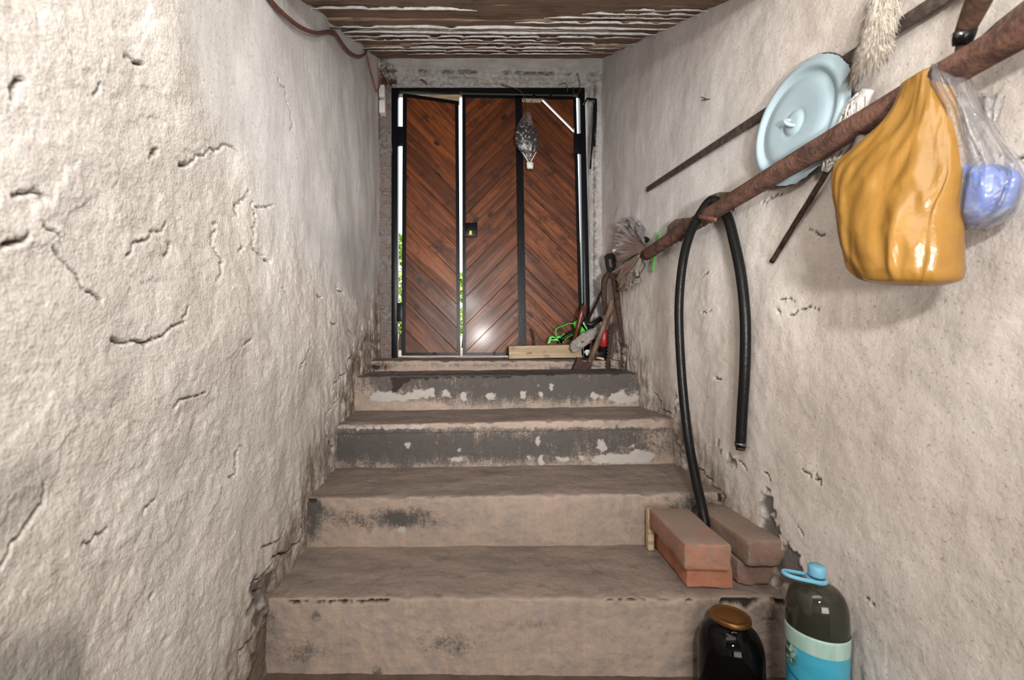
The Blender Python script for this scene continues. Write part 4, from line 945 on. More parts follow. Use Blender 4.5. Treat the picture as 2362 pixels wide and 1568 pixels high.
for k, (x0, y0, x1, y1, xx) in enumerate(((2035, 640, 1993, 520, 0.690), (1990, 618, 1962, 500, 0.705))):    # creased seams at the lower left
    a, b = atX(x0, y0, xx), atX(x1, y1, xx)
    mesh_obj('seam', *tube(spline([a, a.lerp(b, .5) + Vector((-0.006, .004, 0)), b], 6), lerp_list([0.001, 0.0035, 0.0025, 0.001], 13), 8, flat=0.5), M_obag, ob)

# clear bag with a blue bundle
cb = empty('plastic_bag', atX(2250, 530, 0.78)); tag(cb, 'clear plastic bag holding a blue bundle, beside the orange bag', 'bag')
rows = [row((2179, 147), (2197, 148), 0.775, 0.027, .9), row((2168, 190), (2222, 186), 0.768, 0.026, .5), row((2186, 255), (2250, 245), 0.772, 0.020, .8), row((2190, 320), (2292, 312), 0.778, 0.026, 1), row((2190, 385), (2345, 380), 0.782, 0.032, 1), row((2188, 440), (2358, 425), 0.783, 0.036, 1), row((2190, 500), (2332, 490), 0.784, 0.032, .8), row((2205, 531), (2268, 529), 0.786, 0.014, .2)]
o = mesh_obj('bag_body', *loft(bag_rings(rows, 72, 6, 0.007, 13, 2.3)), M_clear, cb); fix_normals(o)
inner = [row((2225, 380), (2300, 378), 0.785, 0.010, .4), row((2200, 400), (2345, 395), 0.785, 0.024, 1), row((2195, 440), (2350, 428), 0.786, 0.029, 1), row((2198, 492), (2325, 480), 0.787, 0.026, 1), row((2215, 520), (2262, 518), 0.788, 0.010, .3)]
o = mesh_obj('blue_bundle', *loft(bag_rings(inner, 56, 5, 0.012, 17)), M_blue, cb); fix_normals(o)
flap = [row((2222, 212), (2312, 218), 0.806, 0.003, 1), row((2240, 235), (2308, 238), 0.803, 0.004, 1), row((2255, 258), (2302, 262), 0.800, 0.004, 1), row((2272, 278), (2296, 282), 0.800, 0.002, 1)]
o = mesh_obj('tied_flap', *loft(bag_rings(flap, 40, 5, 0.006, 19)), M_clear, cb); fix_normals(o)

# black hose over the pole
top = pole_at(1650); zt = top.z + 0.0238 + 0.015
hose = empty('rubber_hose', atZ(1632, 1215, 0.24)); tag(hose, 'thick black rubber hose looped over the pole, one end behind the bricks', 'hose')
hp = [Vector((0.709, 1.325, 0.286)), atX(1622, 1185, 0.711), atX(1604, 1100, 0.724), atX(1586, 1000, 0.737), atX(1572, 860, 0.738), atX(1566, 720, 0.738), atX(1573, 620, 0.738), atX(1588, 550, 0.741), atX(1610, 503, 0.752),
      Vector((0.775, 1.41, zt)), atX(1676, 497, 0.803), atX(1694, 560, 0.810), atX(1710, 640, 0.811), atX(1719, 740, 0.811), atX(1718, 850, 0.811), atX(1712, 950, 0.811), atX(1708, 1030, 0.810)]
hpts = spline(hp, 7); mesh_obj('hose_body', *tube(hpts, 0.0142, 18), M_rubber, hose)
e = hpts[-1]; mesh_obj('end_clamp', *tube([e + Vector((0, 0, 0.012)), e + Vector((0, 0, 0.004))], 0.0152, 18), M_chrome, hose)
mesh_obj('end_plug', *tube([e + Vector((0, 0, 0.002)), e + Vector((0, 0, -0.010))], [0.0125, 0.0120], 16), M_rust, hose)
a = atX(1616, 500, 0.745)
o = mesh_obj('rubber_strip', *tube(spline([atX(1612, 500, 0.735), atX(1632, 503, 0.733), atX(1652, 507, 0.737)], 5), [0.006] * 11, 10, flat=0.5), M_brwire, hose)

# green cable tie, black knob, twig, small items on the wall
gt = pole_at(1513)
g1 = [atX(1520, 535, 0.812), atX(1514, 566, 0.812), atX(1511, 588, 0.812), atX(1504, 627, 0.812)]
o = mesh_obj('cable_tie', *tube(spline(g1, 6), 0.0068, 8, flat=0.5), simple('green_tie_plastic', (0.06, 0.40, 0.04), 0.45), origin=g1[-1]); tag(o, 'bright green tie wrapped round the far end of the pole', 'cable tie')
kb = atX(1498, 553, 0.835)
V, Fc = lathe([(0.004, 0), (0.010, 0.006), (0.0145, 0.016), (0.0155, 0.024), (0.0130, 0.034), (0.007, 0.040)], 20)
o = mesh_obj('black_ball', *xf((V, Fc), Matrix.Translation(kb) @ Matrix.Rotation(-math.pi / 2, 4, 'Y')), M_darkstuff, origin=kb); tag(o, 'small round black knob on the wall above the pole end', 'knob')
tw = atX(1637, 228, 0.828)
o = mesh_obj('twig', *merge(tube([tw + Vector((0.004, 0, 0)), atX(1630, 229, 0.826), atX(1617, 223, 0.824)], [0.002, 0.0016, 0.001], 6), tube([atX(1630, 229, 0.826), atX(1617, 232, 0.822)], [0.0016, 0.001], 6)), M_thin, origin=tw); tag(o, 'tiny forked twig stuck in the right wall', 'twig')

# crumpled bag over the pole end
pb = empty('crumpled_bag', atX(1455, 668, 0.79)); tag(pb, 'crumpled dirty translucent bag tied over the far end of the pole', 'bag')
def fan(name, apex, rim_px, X, thick, mat, seed, parent, n=9):
    """pleated sheet of film fanning from the apex to a rim polyline, with a real thickness"""
    rim = [atX(x, y, X) for x, y in rim_px]; R = spline(rim, 8); m = len(R); top = []; rnd = random.Random(seed)
    for k in range(n + 1):
        t = k / n
        for i, r in enumerate(R):
            p = apex.lerp(r, t); pl = 0.034 * t * float(fbm(np.array([i * 0.33 + seed]), np.array([t * 1.1 + seed]), 3, seed)[0]) + 0.002 * t * rnd.uniform(-1, 1)
            top.append(p + Vector((pl - 0.012 * math.sin(math.pi * t), 0.3 * pl, 0)))
    V = top + [p + Vector((thick, 0, 0)) for p in top]; o0 = len(top); Fc = []
    for k in range(n):
        for i in range(m - 1):
            a = k * m + i; Fc.append((a, a + 1, a + m + 1, a + m)); Fc.append((o0 + a + m, o0 + a + m + 1, o0 + a + 1, o0 + a))
    last = n * m
    for i in range(m - 1): Fc.append((last + i, last + i + 1, o0 + last + i + 1, o0 + last + i))
    o = mesh_obj(name, V, Fc, mat, parent); return o
apx = atX(1494, 575, 0.765)
fan('upper_fan', apx, [(1478, 548), (1475, 520), (1462, 502), (1446, 500), (1442, 514), (1428, 512)], 0.812, 0.004, M_clear, 31, pb)
fan('pleats', apx, [(1428, 512), (1424, 535), (1420, 556), (1420, 575), (1422, 600)], 0.800, 0.006, M_milky, 32, pb)
fan('brown_pleats', apx, [(1460, 548), (1430, 552), (1424, 575), (1432, 590), (1424, 608)], 0.792, 0.006, M_milky, 33, pb)
fan('hanging_flap', atX(1484, 580, 0.765), [(1412, 626), (1424, 648), (1428, 668), (1440, 672), (1462, 655), (1474, 640), (1481, 585)], 0.790, 0.006, M_milky, 34, pb)

# ------------------------------------------------------------------ bricks on the lower step
def loose_brick(name, cx, cy, z, rz, mat, label, seed, sx=0.118, sy=0.245, sz=0.066, tilt=(0, 0)):
    V, Fc = rounded_box(sx, sy, sz, 0.006, 5, 0.0032, seed, 7)
    o = mesh_obj(name, V, Fc, mat); o.location = (cx, cy, z + sz / 2); o.rotation_euler = (tilt[0], tilt[1], rz); autosmooth(o, 50)
    tag(o, label, 'brick', 'bricks stacked on the lower step'); return o
zs = 0.2045
loose_brick('brick', 0.659, 1.322, zs, math.radians(-3), M_brick, 'bright orange brick at the bottom of the left brick stack', 3)
loose_brick('brick', 0.632, 1.282, zs + 0.067, math.radians(-2.5), M_brick3, 'chipped brick with a dusty grey top, uppermost of the left stack', 5)
loose_brick('brick', 0.781, 1.335, zs, math.radians(2), M_brick2, 'dusty brown brick at the bottom of the right stack by the wall', 7, sx=0.104)
loose_brick('brick', 0.785, 1.302, zs + 0.067, math.radians(3), M_brick2, 'dusty brown brick uppermost of the right stack by the wall', 9, sx=0.102)
a = atZ(1499, 1266, 0.2035)
o = bevelled('wood_lath', ([p + a for p in box(-0.009, 0.009, -0.010, 0.010, 0, 0.125)[0]], box(0, 1, 0, 1, 0, 1)[1]), M_pale, None, 0.001); tag(o, 'short pale lath standing against the left brick stack', 'lath')

# ------------------------------------------------------------------ black jar with a golden lid
jc = Vector(((1685 - CX) / F * 1.072, 1.072, 0.0)); jar = empty('glass_jar', jc); tag(jar, 'black glass jar with a golden tin lid in front of the lowest riser', 'jar')
jp = [(0.050, 0.001), (0.060, 0.003), (0.0665, 0.012), (0.0695, 0.030), (0.0700, 0.120), (0.0690, 0.140), (0.0650, 0.160), (0.0570, 0.176), (0.0470, 0.186), (0.0395, 0.192), (0.0380, 0.197), (0.0390, 0.201), (0.0395, 0.207)]
mesh_obj('glass_body', *xf(lathe(jp, 64), Matrix.Translation(jc)), M_jar, jar)
lp = [(0.0405, 0.203), (0.0425, 0.202), (0.0432, 0.204), (0.0425, 0.2105), (0.0410, 0.2125), (0.0350, 0.2125), (0.0335, 0.2112), (0.0305, 0.2112), (0.0290, 0.2122), (0.0050, 0.2122)]
autosmooth(mesh_obj('lid', *xf(lathe(lp, 56), Matrix.Translation(jc)), M_gold, jar), 50)

# ------------------------------------------------------------------ water bottle
YB = 0.962; bc = Vector(((1884 - CX) / F * YB, YB, 0.0)); bot = empty('water_bottle', bc); tag(bot, 'large plastic bottle with light blue cap, handle and blue label by the wall', 'bottle')
zt = ZC + (CY - 1303) / F * YB                     # top of the cap
bp_ = [(0.034, 0.001), (0.046, 0.004), (0.0515, 0.015), (0.0525, 0.04), (0.0525, 0.170), (0.0535, 0.215), (0.0545, 0.240), (0.0548, 0.262), (0.0545, 0.284), (0.0535, 0.300), (0.0505, 0.316), (0.0460, 0.328), (0.0385, 0.338), (0.0280, 0.3445), (0.0170, 0.3475), (0.0138, 0.349), (0.0135, zt - 0.022), (0.0125, zt - 0.004)]
mesh_obj('bottle_body', *xf(lathe(bp_, 64), Matrix.Translation(bc)), M_pet, bot)
M_water = film_mat('murky_content', (0.10, 0.085, 0.06), 0.50, 0.4, 0.1, tint=(0.56, 0.48, 0.38), bst=0.0)
mesh_obj('liquid', *xf(lathe([(r * 0.965, z + 0.002) for r, z in bp_[:10]] + [(0.0478, 0.320)], 48), Matrix.Translation(bc)), M_water, bot)
mesh_obj('cap', *xf(lathe([(0.0150, zt - 0.022), (0.0158, zt - 0.020), (0.0158, zt - 0.003), (0.0142, zt), (0.004, zt)], 40), Matrix.Translation(bc)), M_capblue, bot)
autosmooth(bot.children[-1], 50)
mesh_obj('neck_ring', *xf(lathe([(0.0145, zt - 0.034), (0.0185, zt - 0.034), (0.0190, zt - 0.030), (0.0180, zt - 0.026), (0.0145, zt - 0.026)], 40), Matrix.Translation(bc)), M_capblue, bot)
hz = zt - 0.030; hd = Vector((-0.96, 0.05, 0.16)).normalized(); hs = Vector((0.0, 1.0, 0.0))
loop = [bc + Vector((0, 0, hz)) + hs * -0.016, bc + Vector((0, 0, hz)) + hd * 0.030 + hs * -0.017, bc + Vector((0, 0, hz)) + hd * 0.060 + hs * -0.011, bc + Vector((0, 0, hz)) + hd * 0.068 + hs * 0.002, bc + Vector((0, 0, hz)) + hd * 0.058 + hs * 0.014, bc + Vector((0, 0, hz)) + hd * 0.030 + hs * 0.017, bc + Vector((0, 0, hz)) + hs * 0.016]
mesh_obj('carry_handle', *tube(spline(loop, 6), 0.0042, 10, flat=0.7), M_capblue, bot)
def label_mat():
    m, nt, b = new_mat('printed_label'); uv = nd(nt, 'UVMap').outputs[0]; sp = nd(nt, 'SeparateXYZ', {0: uv}); u, v = sp.outputs[0], sp.outputs[1]
    def band(x, a, b2, s=0.006): return mth(nt, 'MULTIPLY', step(nt, x, a - s, a + s), step(nt, x, b2 + s, b2 - s))
    nz = noise(nt, nd(nt, 'Mapping', {'Vector': uv, 'Scale': (18, 9, 1)}).outputs[0], 1.0, 5, 0.6)
    c = mixc(nt, step(nt, noise(nt, uv, 3.0, 3), 0.35, 0.7), (0.055, 0.37, 0.53), (0.035, 0.29, 0.43))
    mint = mixc(nt, step(nt, noise(nt, nd(nt, 'Mapping', {'Vector': uv, 'Scale': (14, 1, 1)}).outputs[0], 1.0, 3), 0.35, 0.65), (0.42, 0.58, 0.52), (0.30, 0.47, 0.41))
    # picture at the left: white bloom, green leaves, navy shape
    pic = mth(nt, 'MULTIPLY', band(u, -0.30, -0.115, 0.03), band(v, 0.52, 0.80, 0.03))
    pc = mixc(nt, step(nt, nz, 0.42, 0.50), (0.02, 0.03, 0.10), (0.10, 0.28, 0.16)); pc = mixc(nt, step(nt, nz, 0.52, 0.58), pc, (0.60, 0.66, 0.64))
    c = mixc(nt, pic, c, pc)
    # dark wave along the lower left, pale wave under it
    wv = mth(nt, 'SUBTRACT', v, mth(nt, 'ADD', 0.36, mth(nt, 'MULTIPLY', mth(nt, 'POWER', mth(nt, 'ABSOLUTE', mth(nt, 'ADD', u, 0.02)), 1.6), 1.3)))
    c = mixc(nt, mth(nt, 'MULTIPLY', band(wv, 0.0, 0.035), step(nt, u, 0.0, -0.06)), c, (0.01, 0.17, 0.28))
    # pale panel with a dark outline
    c = mixc(nt, mth(nt, 'MULTIPLY', band(u, 0.030, 0.205, 0.004), band(v, 0.28, 0.415)), c, (0.01, 0.13, 0.17))
    c = mixc(nt, mth(nt, 'MULTIPLY', band(u, 0.034, 0.200, 0.004), band(v, 0.295, 0.395)), c, (0.55, 0.54, 0.52))
    c = mixc(nt, step(nt, v, 0.785, 0.795), c, mint)
    nt.links.new(c, b.inputs['Base Color']); b.inputs['Roughness'].default_value = 0.35; return m
M_label = label_mat()
seg = 72; zl = np.linspace(0.085, 0.256, 30); fc = math.atan2(-bc.y, -bc.x); V = []; UV = []; Fc = []
for z in zl:
    r = float(np.interp(z, [p[1] for p in bp_], [p[0] for p in bp_])) + 0.0009
    for j in range(seg + 1):
        a = 2 * math.pi * (j / seg - 0.5); V.append(bc + Vector((r * math.cos(fc + a), r * math.sin(fc + a), z))); UV.append((a / (2 * math.pi), (z - 0.085) / (0.256 - 0.085)))
for i in range(len(zl) - 1):
    for j in range(seg):
        p = i * (seg + 1) + j; Fc.append((p, p + 1, p + seg + 2, p + seg + 1))
lb = mesh_obj('label', V, Fc, M_label, bot)
ul = lb.data.uv_layers.new(name='UVMap')
for l in lb.data.loops: ul.data[l.index].uv = UV[l.vertex_index]
md = lb.modifiers.new('thick', 'SOLIDIFY'); md.thickness = 0.0004; md.offset = 1

# ------------------------------------------------------------------ tools heaped in the corner of the landing
zt_th, zt_land = 0.738, 0.690
# pale timber block on the threshold
A = atZ(1172, 826.5, zt_th); L = 0.415
blk = [p + Vector((A.x, 2.60, zt_th)) for p in box(0, L, 0, 0.045, 0, 0.072)[0]]
for i in (1, 2, 5, 6): blk[i] += Vector((0, 0, 0.010))
o = bevelled('timber_block', (blk, box(0, 1, 0, 1, 0, 1)[1]), M_pale, None, 0.002); tag(o, 'pale sawn timber block lying on the threshold before the door', 'timber')
YT = 2.56
# grey knitted rag
rg = [( at(1314, 806, YT), at(1322, 826 - 6, YT), Vector((0, .025, 0)), 1)]
pr = spline([at(1318, 808, 2.56), at(1332, 795, 2.54), at(1352, 780, 2.52), at(1372, 764, 2.54), at(1384, 752, 2.56)], 6); rr = lerp_list([0.018, 0.034, 0.036, 0.026, 0.008], len(pr))
V, Fc = tube(pr, rr, 22, flat=0.7)
V = [v + Vector((0.012 * float(fbm(np.array([v.z * 40.0]), np.array([v.x * 40.0]), 3, 61)[0]), 0.008 * float(fbm(np.array([v.x * 50.0]), np.array([v.z * 30.0]), 3, 62)[0]), 0)) for v in V]
o = mesh_obj('work_glove', V, Fc, M_rag, origin=pr[1]); tag(o, 'crumpled grey knitted work glove on the right end of the timber block', 'glove')
for px, py in ((1344, 788), (1363, 789)):
    mesh_obj('red_dot', *xf(lathe([(0.0055, 0), (0.0055, 0.002), (0.003, 0.004)], 10), Matrix.Translation(at(px, py, 2.482)) @ Matrix.Rotation(math.pi / 2, 4, 'X')), M_red, o)
# green plastic tool with a black grip
G = lambda x, y, d=0.0: at(x, y, 2.63 + d)
gr = empty('green_hand_tool', G(1290, 792)); tag(gr, 'bright green plastic hand tool with black grip behind the timber block', 'hand tool')
mesh_obj('jaw', *merge(prism([G(1263, 792), G(1268, 777), G(1276, 775), G(1284, 780), G(1272, 783), G(1268, 792)], (0, 1, 0), 0.02), prism([G(1272, 779), G(1292, 780), G(1300, 788), G(1299, 792), G(1292, 792), G(1290, 786), G(1272, 785)], (0, 1, 0), 0.02), prism([G(1283, 776), G(1294, 774), G(1299, 792), G(1293, 792)], (0, 1, 0), 0.022)), M_green, gr, smooth=False); fix_normals(gr.children[-1])
mesh_obj('guard', *tube(spline([G(1284, 778), G(1282, 762), G(1287, 756), G(1302, 750), G(1313, 746), G(1324, 747)], 6), 0.0032, 8), M_green, gr)
mesh_obj('grip', *tube(spline([G(1295, 784, -.01), G(1308, 774, -.01), G(1322, 766, -.01), G(1330, 760, -.01)], 5), [0.012] * 16, 12), M_darkstuff, gr)
mesh_obj('trim_line', *merge(tube([G(1292, 777, -.012), G(1303, 769, -.020)], 0.0028, 6), tube([G(1302, 786, -.015), G(1306, 779, -.018), G(1322, 771, -.020)], 0.0028, 6)), M_green, gr)
mesh_obj('blade_guard', *prism([G(1323, 744), G(1332, 738), G(1333, 752), G(1328, 762)], (0, 1, 0), 0.02), M_green, gr, smooth=False); fix_normals(gr.children[-1])
mesh_obj('heel', *prism([G(1342, 753), G(1350, 762), G(1346, 770), G(1338, 771)], (0, 1, 0), 0.02), M_green, gr, smooth=False); fix_normals(gr.children[-1])
mesh_obj('scale_plate', *prism([G(1344, 745, -.03), G(1347, 742, -.03), G(1361, 764, -.03), G(1358, 768, -.03)], (0, 1, 0), 0.006), M_palegreen, gr, smooth=False); fix_normals(gr.children[-1])
# hammer: red-brown handle, head hidden in the heap
hm = empty('hammer', at(1325, 785, 2.56)); tag(hm, 'hammer with a red-brown wooden handle standing in front of the green tool', 'hammer')
mesh_obj('handle', *tube([at(1325, 784, 2.575), at(1334, 752, 2.57), at(1341, 724, 2.565), at(1348, 706, 2.56)], [0.0125, 0.0135, 0.0155, 0.0165], 14), M_redhandle, hm)
bevelled('hammer_head', ([p + at(1325, 790, 2.575) for p in box(-0.014, 0.014, -0.012, 0.045, -0.012, 0.014)[0]], box(0, 1, 0, 1, 0, 1)[1]), M_darkstuff, hm, 0.003)
# steel lever bar with a black head
lv = empty('pry_bar', at(1352, 755, 2.54)); tag(lv, 'thin shiny steel lever with a black hooked head leaning on the jamb', 'pry bar')
lp = spline([at(1354, 746, 2.56), at(1361, 728, 2.58), at(1374, 702, 2.62), at(1390, 668, 2.66)], 5); mesh_obj('rod', *tube(lp, 0.0085, 12), M_chrome, lv)
mesh_obj('hook_head', *tube(spline([at(1352, 746, 2.545), at(1364, 748, 2.54), at(1374, 742, 2.54), at(1386, 735, 2.55)], 5), lerp_list([0.010, 0.013, 0.013, 0.016], 16), 12, flat=0.8), M_darkstuff, lv)
mesh_obj('shank', *tube([at(1360, 748, 2.55), at(1368, 768, 2.55), at(1385, 812, 2.53)], [0.016, 0.020, 0.020], 12), M_darkstuff, lv)
# iron tongs hung on the wall
tg = empty('iron_tongs', at(1440, 800, 2.30)); tag(tg, 'old rusty iron tongs with two long tapering legs against the right wall', 'tongs')
mesh_obj('leg', *tube(spline([at(1411, 632, 2.40), at(1402, 634, 2.40), at(1394, 648, 2.41), at(1393, 680, 2.42), at(1397, 726, 2.44)], 5), lerp_list([0.010, 0.015, 0.016, 0.015, 0.011], 21), 10, flat=0.7), M_rust, tg)
mesh_obj('leg', *tube(spline([at(1410, 634, 2.39), at(1418, 644, 2.38), at(1423, 690, 2.35), at(1431, 745, 2.32), at(1440, 799, 2.29)], 5), lerp_list([0.012, 0.019, 0.016, 0.012, 0.005], 21), 10, flat=0.7), M_rust, tg)
mesh_obj('pivot', *tube([at(1412, 636, 2.375), at(1412, 636, 2.41)], 0.018, 14), M_rust, tg)
# black clasp hanging above
cl = empty('clamp', at(1408, 628, 2.42)); tag(cl, 'black square metal clasp above the tongs at the wall', 'clasp')
q = lambda x, y: at(x, y, 2.43)
def frame_ring(outer, inner, depth):
    n = len(outer); V = outer + inner + [p + Vector((0, depth, 0)) for p in outer + inner]; Fc = []
    for i in range(n):
        j = (i + 1) % n
        Fc += [(i, j, n + j, n + i), (2 * n + j, 2 * n + i, 3 * n + i, 3 * n + j), (j, i, 2 * n + i, 2 * n + j), (n + i, n + j, 3 * n + j, 3 * n + i)]
    return V, Fc
o = mesh_obj('ring', *frame_ring([q(1396, 590), q(1400, 585), q(1412, 583), q(1419, 588), q(1421, 614), q(1416, 626), q(1404, 628), q(1399, 612)], [q(1404, 598), q(1405, 597), q(1411, 596), q(1413, 598), q(1415, 613), q(1414, 616), q(1407, 616), q(1405, 613)], 0.02), M_darkstuff, cl, smooth=False); fix_normals(o)
mesh_obj('white_band', *tube([at(1416, 580, 2.40), at(1424, 572, 2.38)], 0.014, 14), M_white, cl)
# hatchet
hx = empty('hatchet', at(1345, 852, 2.40)); tag(hx, 'rusty hatchet standing on its head, wooden handle leaning to the wall', 'hatchet')
mesh_obj('handle', *tube(spline([at(1356, 850, 2.405), at(1362, 832, 2.40), at(1378, 790, 2.39), at(1398, 738, 2.38), at(1408, 712, 2.375), at(1413, 690, 2.37)], 5), lerp_list([0.015, 0.0155, 0.0150, 0.0155, 0.019, 0.016], 26), 14, flat=0.75), M_handle, hx)
H = lambda x, y: at(x, y, 2.385)
o = mesh_obj('head', *prism([H(1321, 854), H(1328, 838), H(1333, 824), H(1340, 831), H(1348, 834), H(1352, 835), H(1364, 835), H(1364, 850), H(1361, 854), H(1350, 855), H(1338, 852)], (0, 1, 0), 0.034), M_rust, hx, smooth=False); fix_normals(o)
# saw blade strip
sw = empty('saw_blade', at(1398, 853, 2.42)); tag(sw, 'rusty toothed saw blade standing upright in the landing corner', 'saw blade')
SB = lambda x, y, d=0: at(x, y, 2.43 + d)
V = []; n = 12; poly = [SB(1405, 853), SB(1395, 853)]
for i in range(n):
    t0, t1 = i / n, (i + 0.55) / n
    poly += [SB(1395 + 8 * t0 + 0.0, 853 - 95 * t0), SB(1399.5 + 8 * t1, 853 - 95 * t1)]
poly += [SB(1406, 748), SB(1417, 745)]
o = mesh_obj('blade', *prism(poly, (0, 1, 0), 0.004), M_rust, sw, smooth=False); fix_normals(o)
mesh_obj('spine', *tube([SB(1406, 853, -.004), SB(1418, 742, -.004)], 0.004, 8), M_dkiron, sw)
# red and black oddments, laths and rubble
o = mesh_obj('red_canister', *xf(lathe([(0.020, 0), (0.026, 0.006), (0.026, 0.075), (0.020, 0.090), (0.010, 0.094)], 20), Matrix.Translation(at(1393, 800, 2.52))), M_red, origin=at(1393, 800, 2.52)); tag(o, 'small red plastic canister behind the hatchet handle', 'canister')
o = mesh_obj('orange_clip', *tube([at(1372, 756, 2.57), at(1380, 762, 2.56), at(1386, 754, 2.58)], [0.014, 0.016, 0.010], 10), M_orange, origin=at(1380, 762, 2.56)); tag(o, 'orange-red plastic clip wedged above the grey glove', 'clip')
o = bevelled('black_box', ([p + at(1389, 822, 2.53) for p in box(-0.035, 0.030, -0.01, 0.07, -0.004, 0.062)[0]], box(0, 1, 0, 1, 0, 1)[1]), M_darkstuff, None, 0.006); tag(o, 'matt black case in the corner behind the saw blade', 'case')
def scrap(name, px, py, Y, size, mat, label, cat, seed, rot):
    V, Fc = rounded_box(*size, min(size) * 0.2, 2, 0.004, seed, 4); o = mesh_obj(name, V, Fc, mat); p = at(px, py, Y); o.location = p; o.rotation_euler = rot; autosmooth(o, 45); tag(o, label, cat); return o
scrap('wood_scrap', 1385, 826, 2.44, (0.060, 0.018, 0.012), M_pale, 'pale splinter of wood on the rubble behind the hatchet', 'wood scrap', 1, (0.1, 0.25, 0.3))
scrap('white_pebble', 1353, 812, 2.50, (0.030, 0.020, 0.034), M_lime, 'white lump between the hatchet and the timber block', 'pebble', 2, (0.3, 0.4, 0.2))
scrap('stone', 1376, 838, 2.40, (0.050, 0.030, 0.026), M_debris, 'grey lump of mortar right of the hatchet head', 'stone', 3, (0.1, 0.2, 0.6))
scrap('stone', 1415, 836, 2.40, (0.042, 0.040, 0.030), M_debris, 'pale lump of mortar right of the saw blade', 'stone', 4, (0.2, 0.1, 0.1))
scrap('stone', 1424, 824, 2.46, (0.060, 0.05, 0.040), M_debris, 'brownish rubble lump in the corner under the tongs', 'stone', 5, (0.2, 0.5, 0.1))
# short dark rod beside the mullion
o = mesh_obj('iron_rod', *tube(spline([at(1224, 758, 2.70), at(1230, 770, 2.69), at(1233, 795, 2.68), at(1234, 822, 2.68)], 4), 0.006, 8), M_rust, origin=at(1233, 792, 2.68)); tag(o, 'short bent rusty rod behind the left part of the timber block', 'rod')

# ------------------------------------------------------------------ things hung around the door
# black bent hook on the right jamb
hk = [at(1346, 243, 2.70), at(1354, 227, 2.66), at(1366, 229, 2.64), at(1374, 229, 2.62), at(1374.5, 250, 2.62), at(1373, 290, 2.62), at(1371, 337, 2.62)]
hook = empty('iron_hook', hk[0]); tag(hook, 'black bent iron hook hanging on the right door jamb', 'hook')
mesh_obj('bent_strip', *tube(hk, 0.0075, 8, flat=0.6), M_darkstuff, hook)
mesh_obj('rod', *tube([at(1372, 240, 2.60), at(1369, 290, 2.60), at(1365, 345, 2.60), at(1361.5, 389, 2.60)], 0.0055, 8), M_darkstuff, hook)
# small bag of dark stuff on a wire over the door
sb = empty('hanging_bag', at(1215, 235, 2.72)); tag(sb, 'small clear bag of dark contents hanging on a wire before the door', 'bag')
def hb(py, l, r, h, Y=2.715): return (at(l, py, Y), at(r, py, Y), Vector((0, h, 0)), 1.0)
rows = [hb(257, 1209, 1222, .004), hb(266, 1206, 1225, .010), hb(285, 1195, 1229, .022), hb(303, 1188, 1238, .030), hb(320, 1186, 1242, .034), hb(336, 1190, 1241, .030), hb(352, 1202, 1236, .020), hb(372, 1213, 1230, .008)]
o = mesh_obj('film', *loft(bag_rings(rows, 44, 5, 0.006, 41, 2.2)), M_thinfilm, sb); fix_normals(o)
M_dkc = simple('dark_flecked_contents', (0.022, 0.020, 0.022), 0.35, dark=(0.45, 0.45, 0.45), vscale=62, lohi=(0.56, 0.62))
rows = [hb(290, 1196, 1229, .010), hb(303, 1190, 1236, .026), hb(320, 1188, 1240, .030), hb(336, 1192, 1239, .026), hb(350, 1205, 1233, .010)]
o = mesh_obj('contents', *loft(bag_rings(rows, 36, 4, 0.005, 43, 2.2)), M_dkc, sb); fix_normals(o)
o = mesh_obj('knot', *xf(rounded_box(0.042, 0.03, 0.042, 0.014, 2, 0.006, 7), Matrix.Translation(at(1222, 382, 2.715))), M_white, sb)
mesh_obj('tie_strings', *merge(tube([at(1206, 352, 2.69), at(1221, 377, 2.705)], 0.003, 6), tube([at(1237, 350, 2.69), at(1222, 377, 2.705)], 0.003, 6)), M_white, sb)
mesh_obj('wire', *tube(spline([at(1156, 195, 2.70), at(1180, 201, 2.70), at(1200, 210, 2.71), at(1208, 222, 2.71), at(1214, 238, 2.71), at(1217, 247, 2.71), at(1211, 254, 2.71), at(1214, 262, 2.71)], 6), 0.0024, 6), M_thin, sb)
mesh_obj('wire_twist', *tube(spline([at(1228, 232, 2.71), at(1220, 240, 2.71), at(1216, 250, 2.71), at(1214, 262, 2.71)], 5), 0.0022, 6), M_thin, sb)
# wire loops at the top right corner of the frame
o = mesh_obj('wire_loop', *merge(tube(spline([at(1331, 168, 2.68), at(1336, 182, 2.68), at(1338, 200, 2.69), at(1335, 214, 2.69), at(1329, 220, 2.70), at(1322, 212, 2.70), at(1324, 200, 2.70)], 6), 0.0022, 6), tube(spline([at(1290, 195, 2.69), at(1303, 191, 2.69), at(1309, 200, 2.69), at(1308, 212, 2.70)], 6), 0.0022, 6)), M_thin, origin=at(1331, 168, 2.68)); tag(o, 'loose wire loops at the upper right corner of the door frame', 'wire')
o = mesh_obj('hanging_thread', *tube(spline([at(970, 183, 2.69), at(978, 186, 2.68), at(986, 195, 2.68)], 5), 0.003, 6), M_thin, origin=at(970, 183, 2.69)); tag(o, 'curled wire end on the lintel above the left door leaf', 'wire')

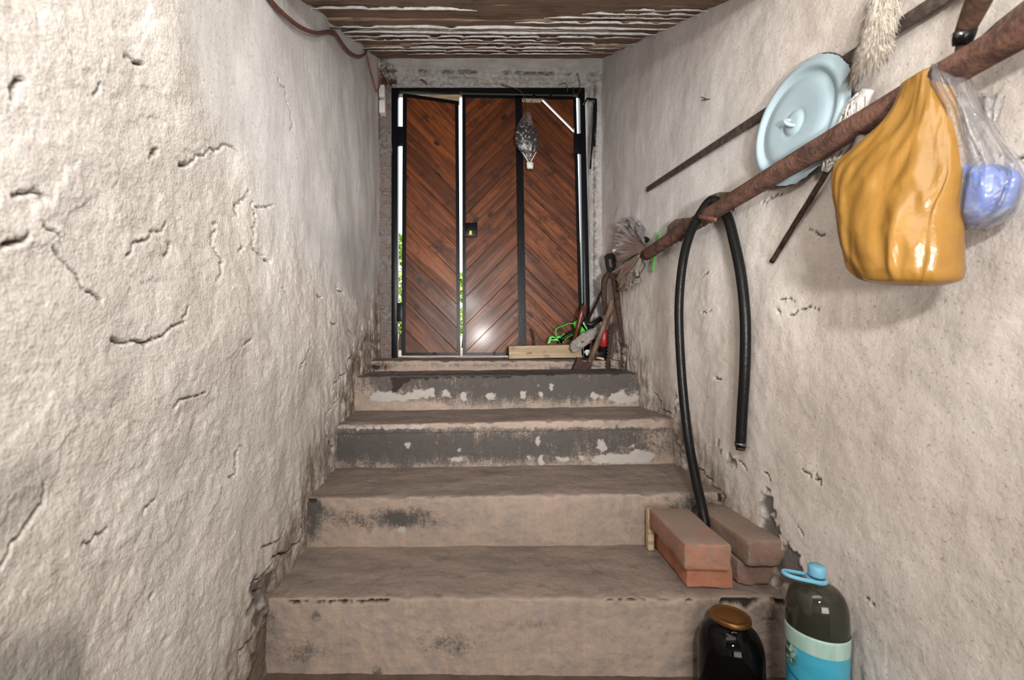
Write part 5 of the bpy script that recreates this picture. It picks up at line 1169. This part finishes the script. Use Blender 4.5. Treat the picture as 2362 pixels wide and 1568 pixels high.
# ------------------------------------------------------------------ cable and wires on the left wall
XW = -0.484
cable = empty('electric_cable', atX(842, 128, XW)); tag(cable, 'brown electric cable sagging along the left wall under the ceiling', 'cable')
cp = [atX(560, -110, XW), atX(600, -40, XW), atX(625, 2, XW), atX(660, 38, XW), atX(695, 64, XW), atX(730, 76, XW), atX(765, 73, XW), atX(777, 82, XW), atX(792, 104, XW), atX(808, 122, XW), atX(826, 130, XW), atX(840, 126, XW), atX(845, 116, XW)]
cpts = spline(cp, 6); mesh_obj('cord', *tube(cpts, 0.0062, 10), M_brwire, cable)
for px, py in ((773, 72), (844, 120)):
    p = atX(px, py, XW); mesh_obj('nail', *tube([p + Vector((-0.02, 0, 0.012)), p + Vector((0.014, 0, 0.010))], 0.003, 8), M_thin, cable)
wire = empty('insulated_wire', at(872, 210, 2.60)); tag(wire, 'thin terracotta wire looping down to the white connectors', 'wire')
w1 = [atX(845, 118, XW), atX(853, 155, XW), atX(862, 188, XW), atX(868.5, 209, XW + 0.004), at(873, 204, 2.66), at(877, 192, 2.69), at(876, 172, 2.69), at(870, 151, 2.66)]
mesh_obj('strand', *tube(spline(w1, 7), 0.0036, 8), M_orwire, wire)
w2 = [at(877, 169, 2.70), at(885, 174, 2.69), at(893, 186, 2.69), at(895, 196, 2.69), at(888, 201, 2.70)]
mesh_obj('strand', *tube(spline(w2, 7), 0.0036, 8), M_orwire, wire)
for k, (y0, y1, x0, x1) in enumerate(((201, 229, 876, 889), (236, 265, 876.5, 890))):
    a, b = at(x0, y1, 2.73), at(x1, y0, 2.73)
    V = box(a.x, b.x, 2.700, 2.765, a.z, b.z)
    o = bevelled('cable_connector', V, M_white, None, 0.004); tag(o, ['white plastic cable connector, upper one on the left jamb', 'white plastic cable connector, lower one on the left jamb'][k], 'connector', 'connectors on the left jamb')
w3 = [at(873, 212, 2.70), at(874, 240, 2.72), at(875, 300, 2.74), at(876, 320, 2.74)]
mesh_obj('tail', *tube(spline(w3, 5), 0.003, 6), M_brwire, wire)
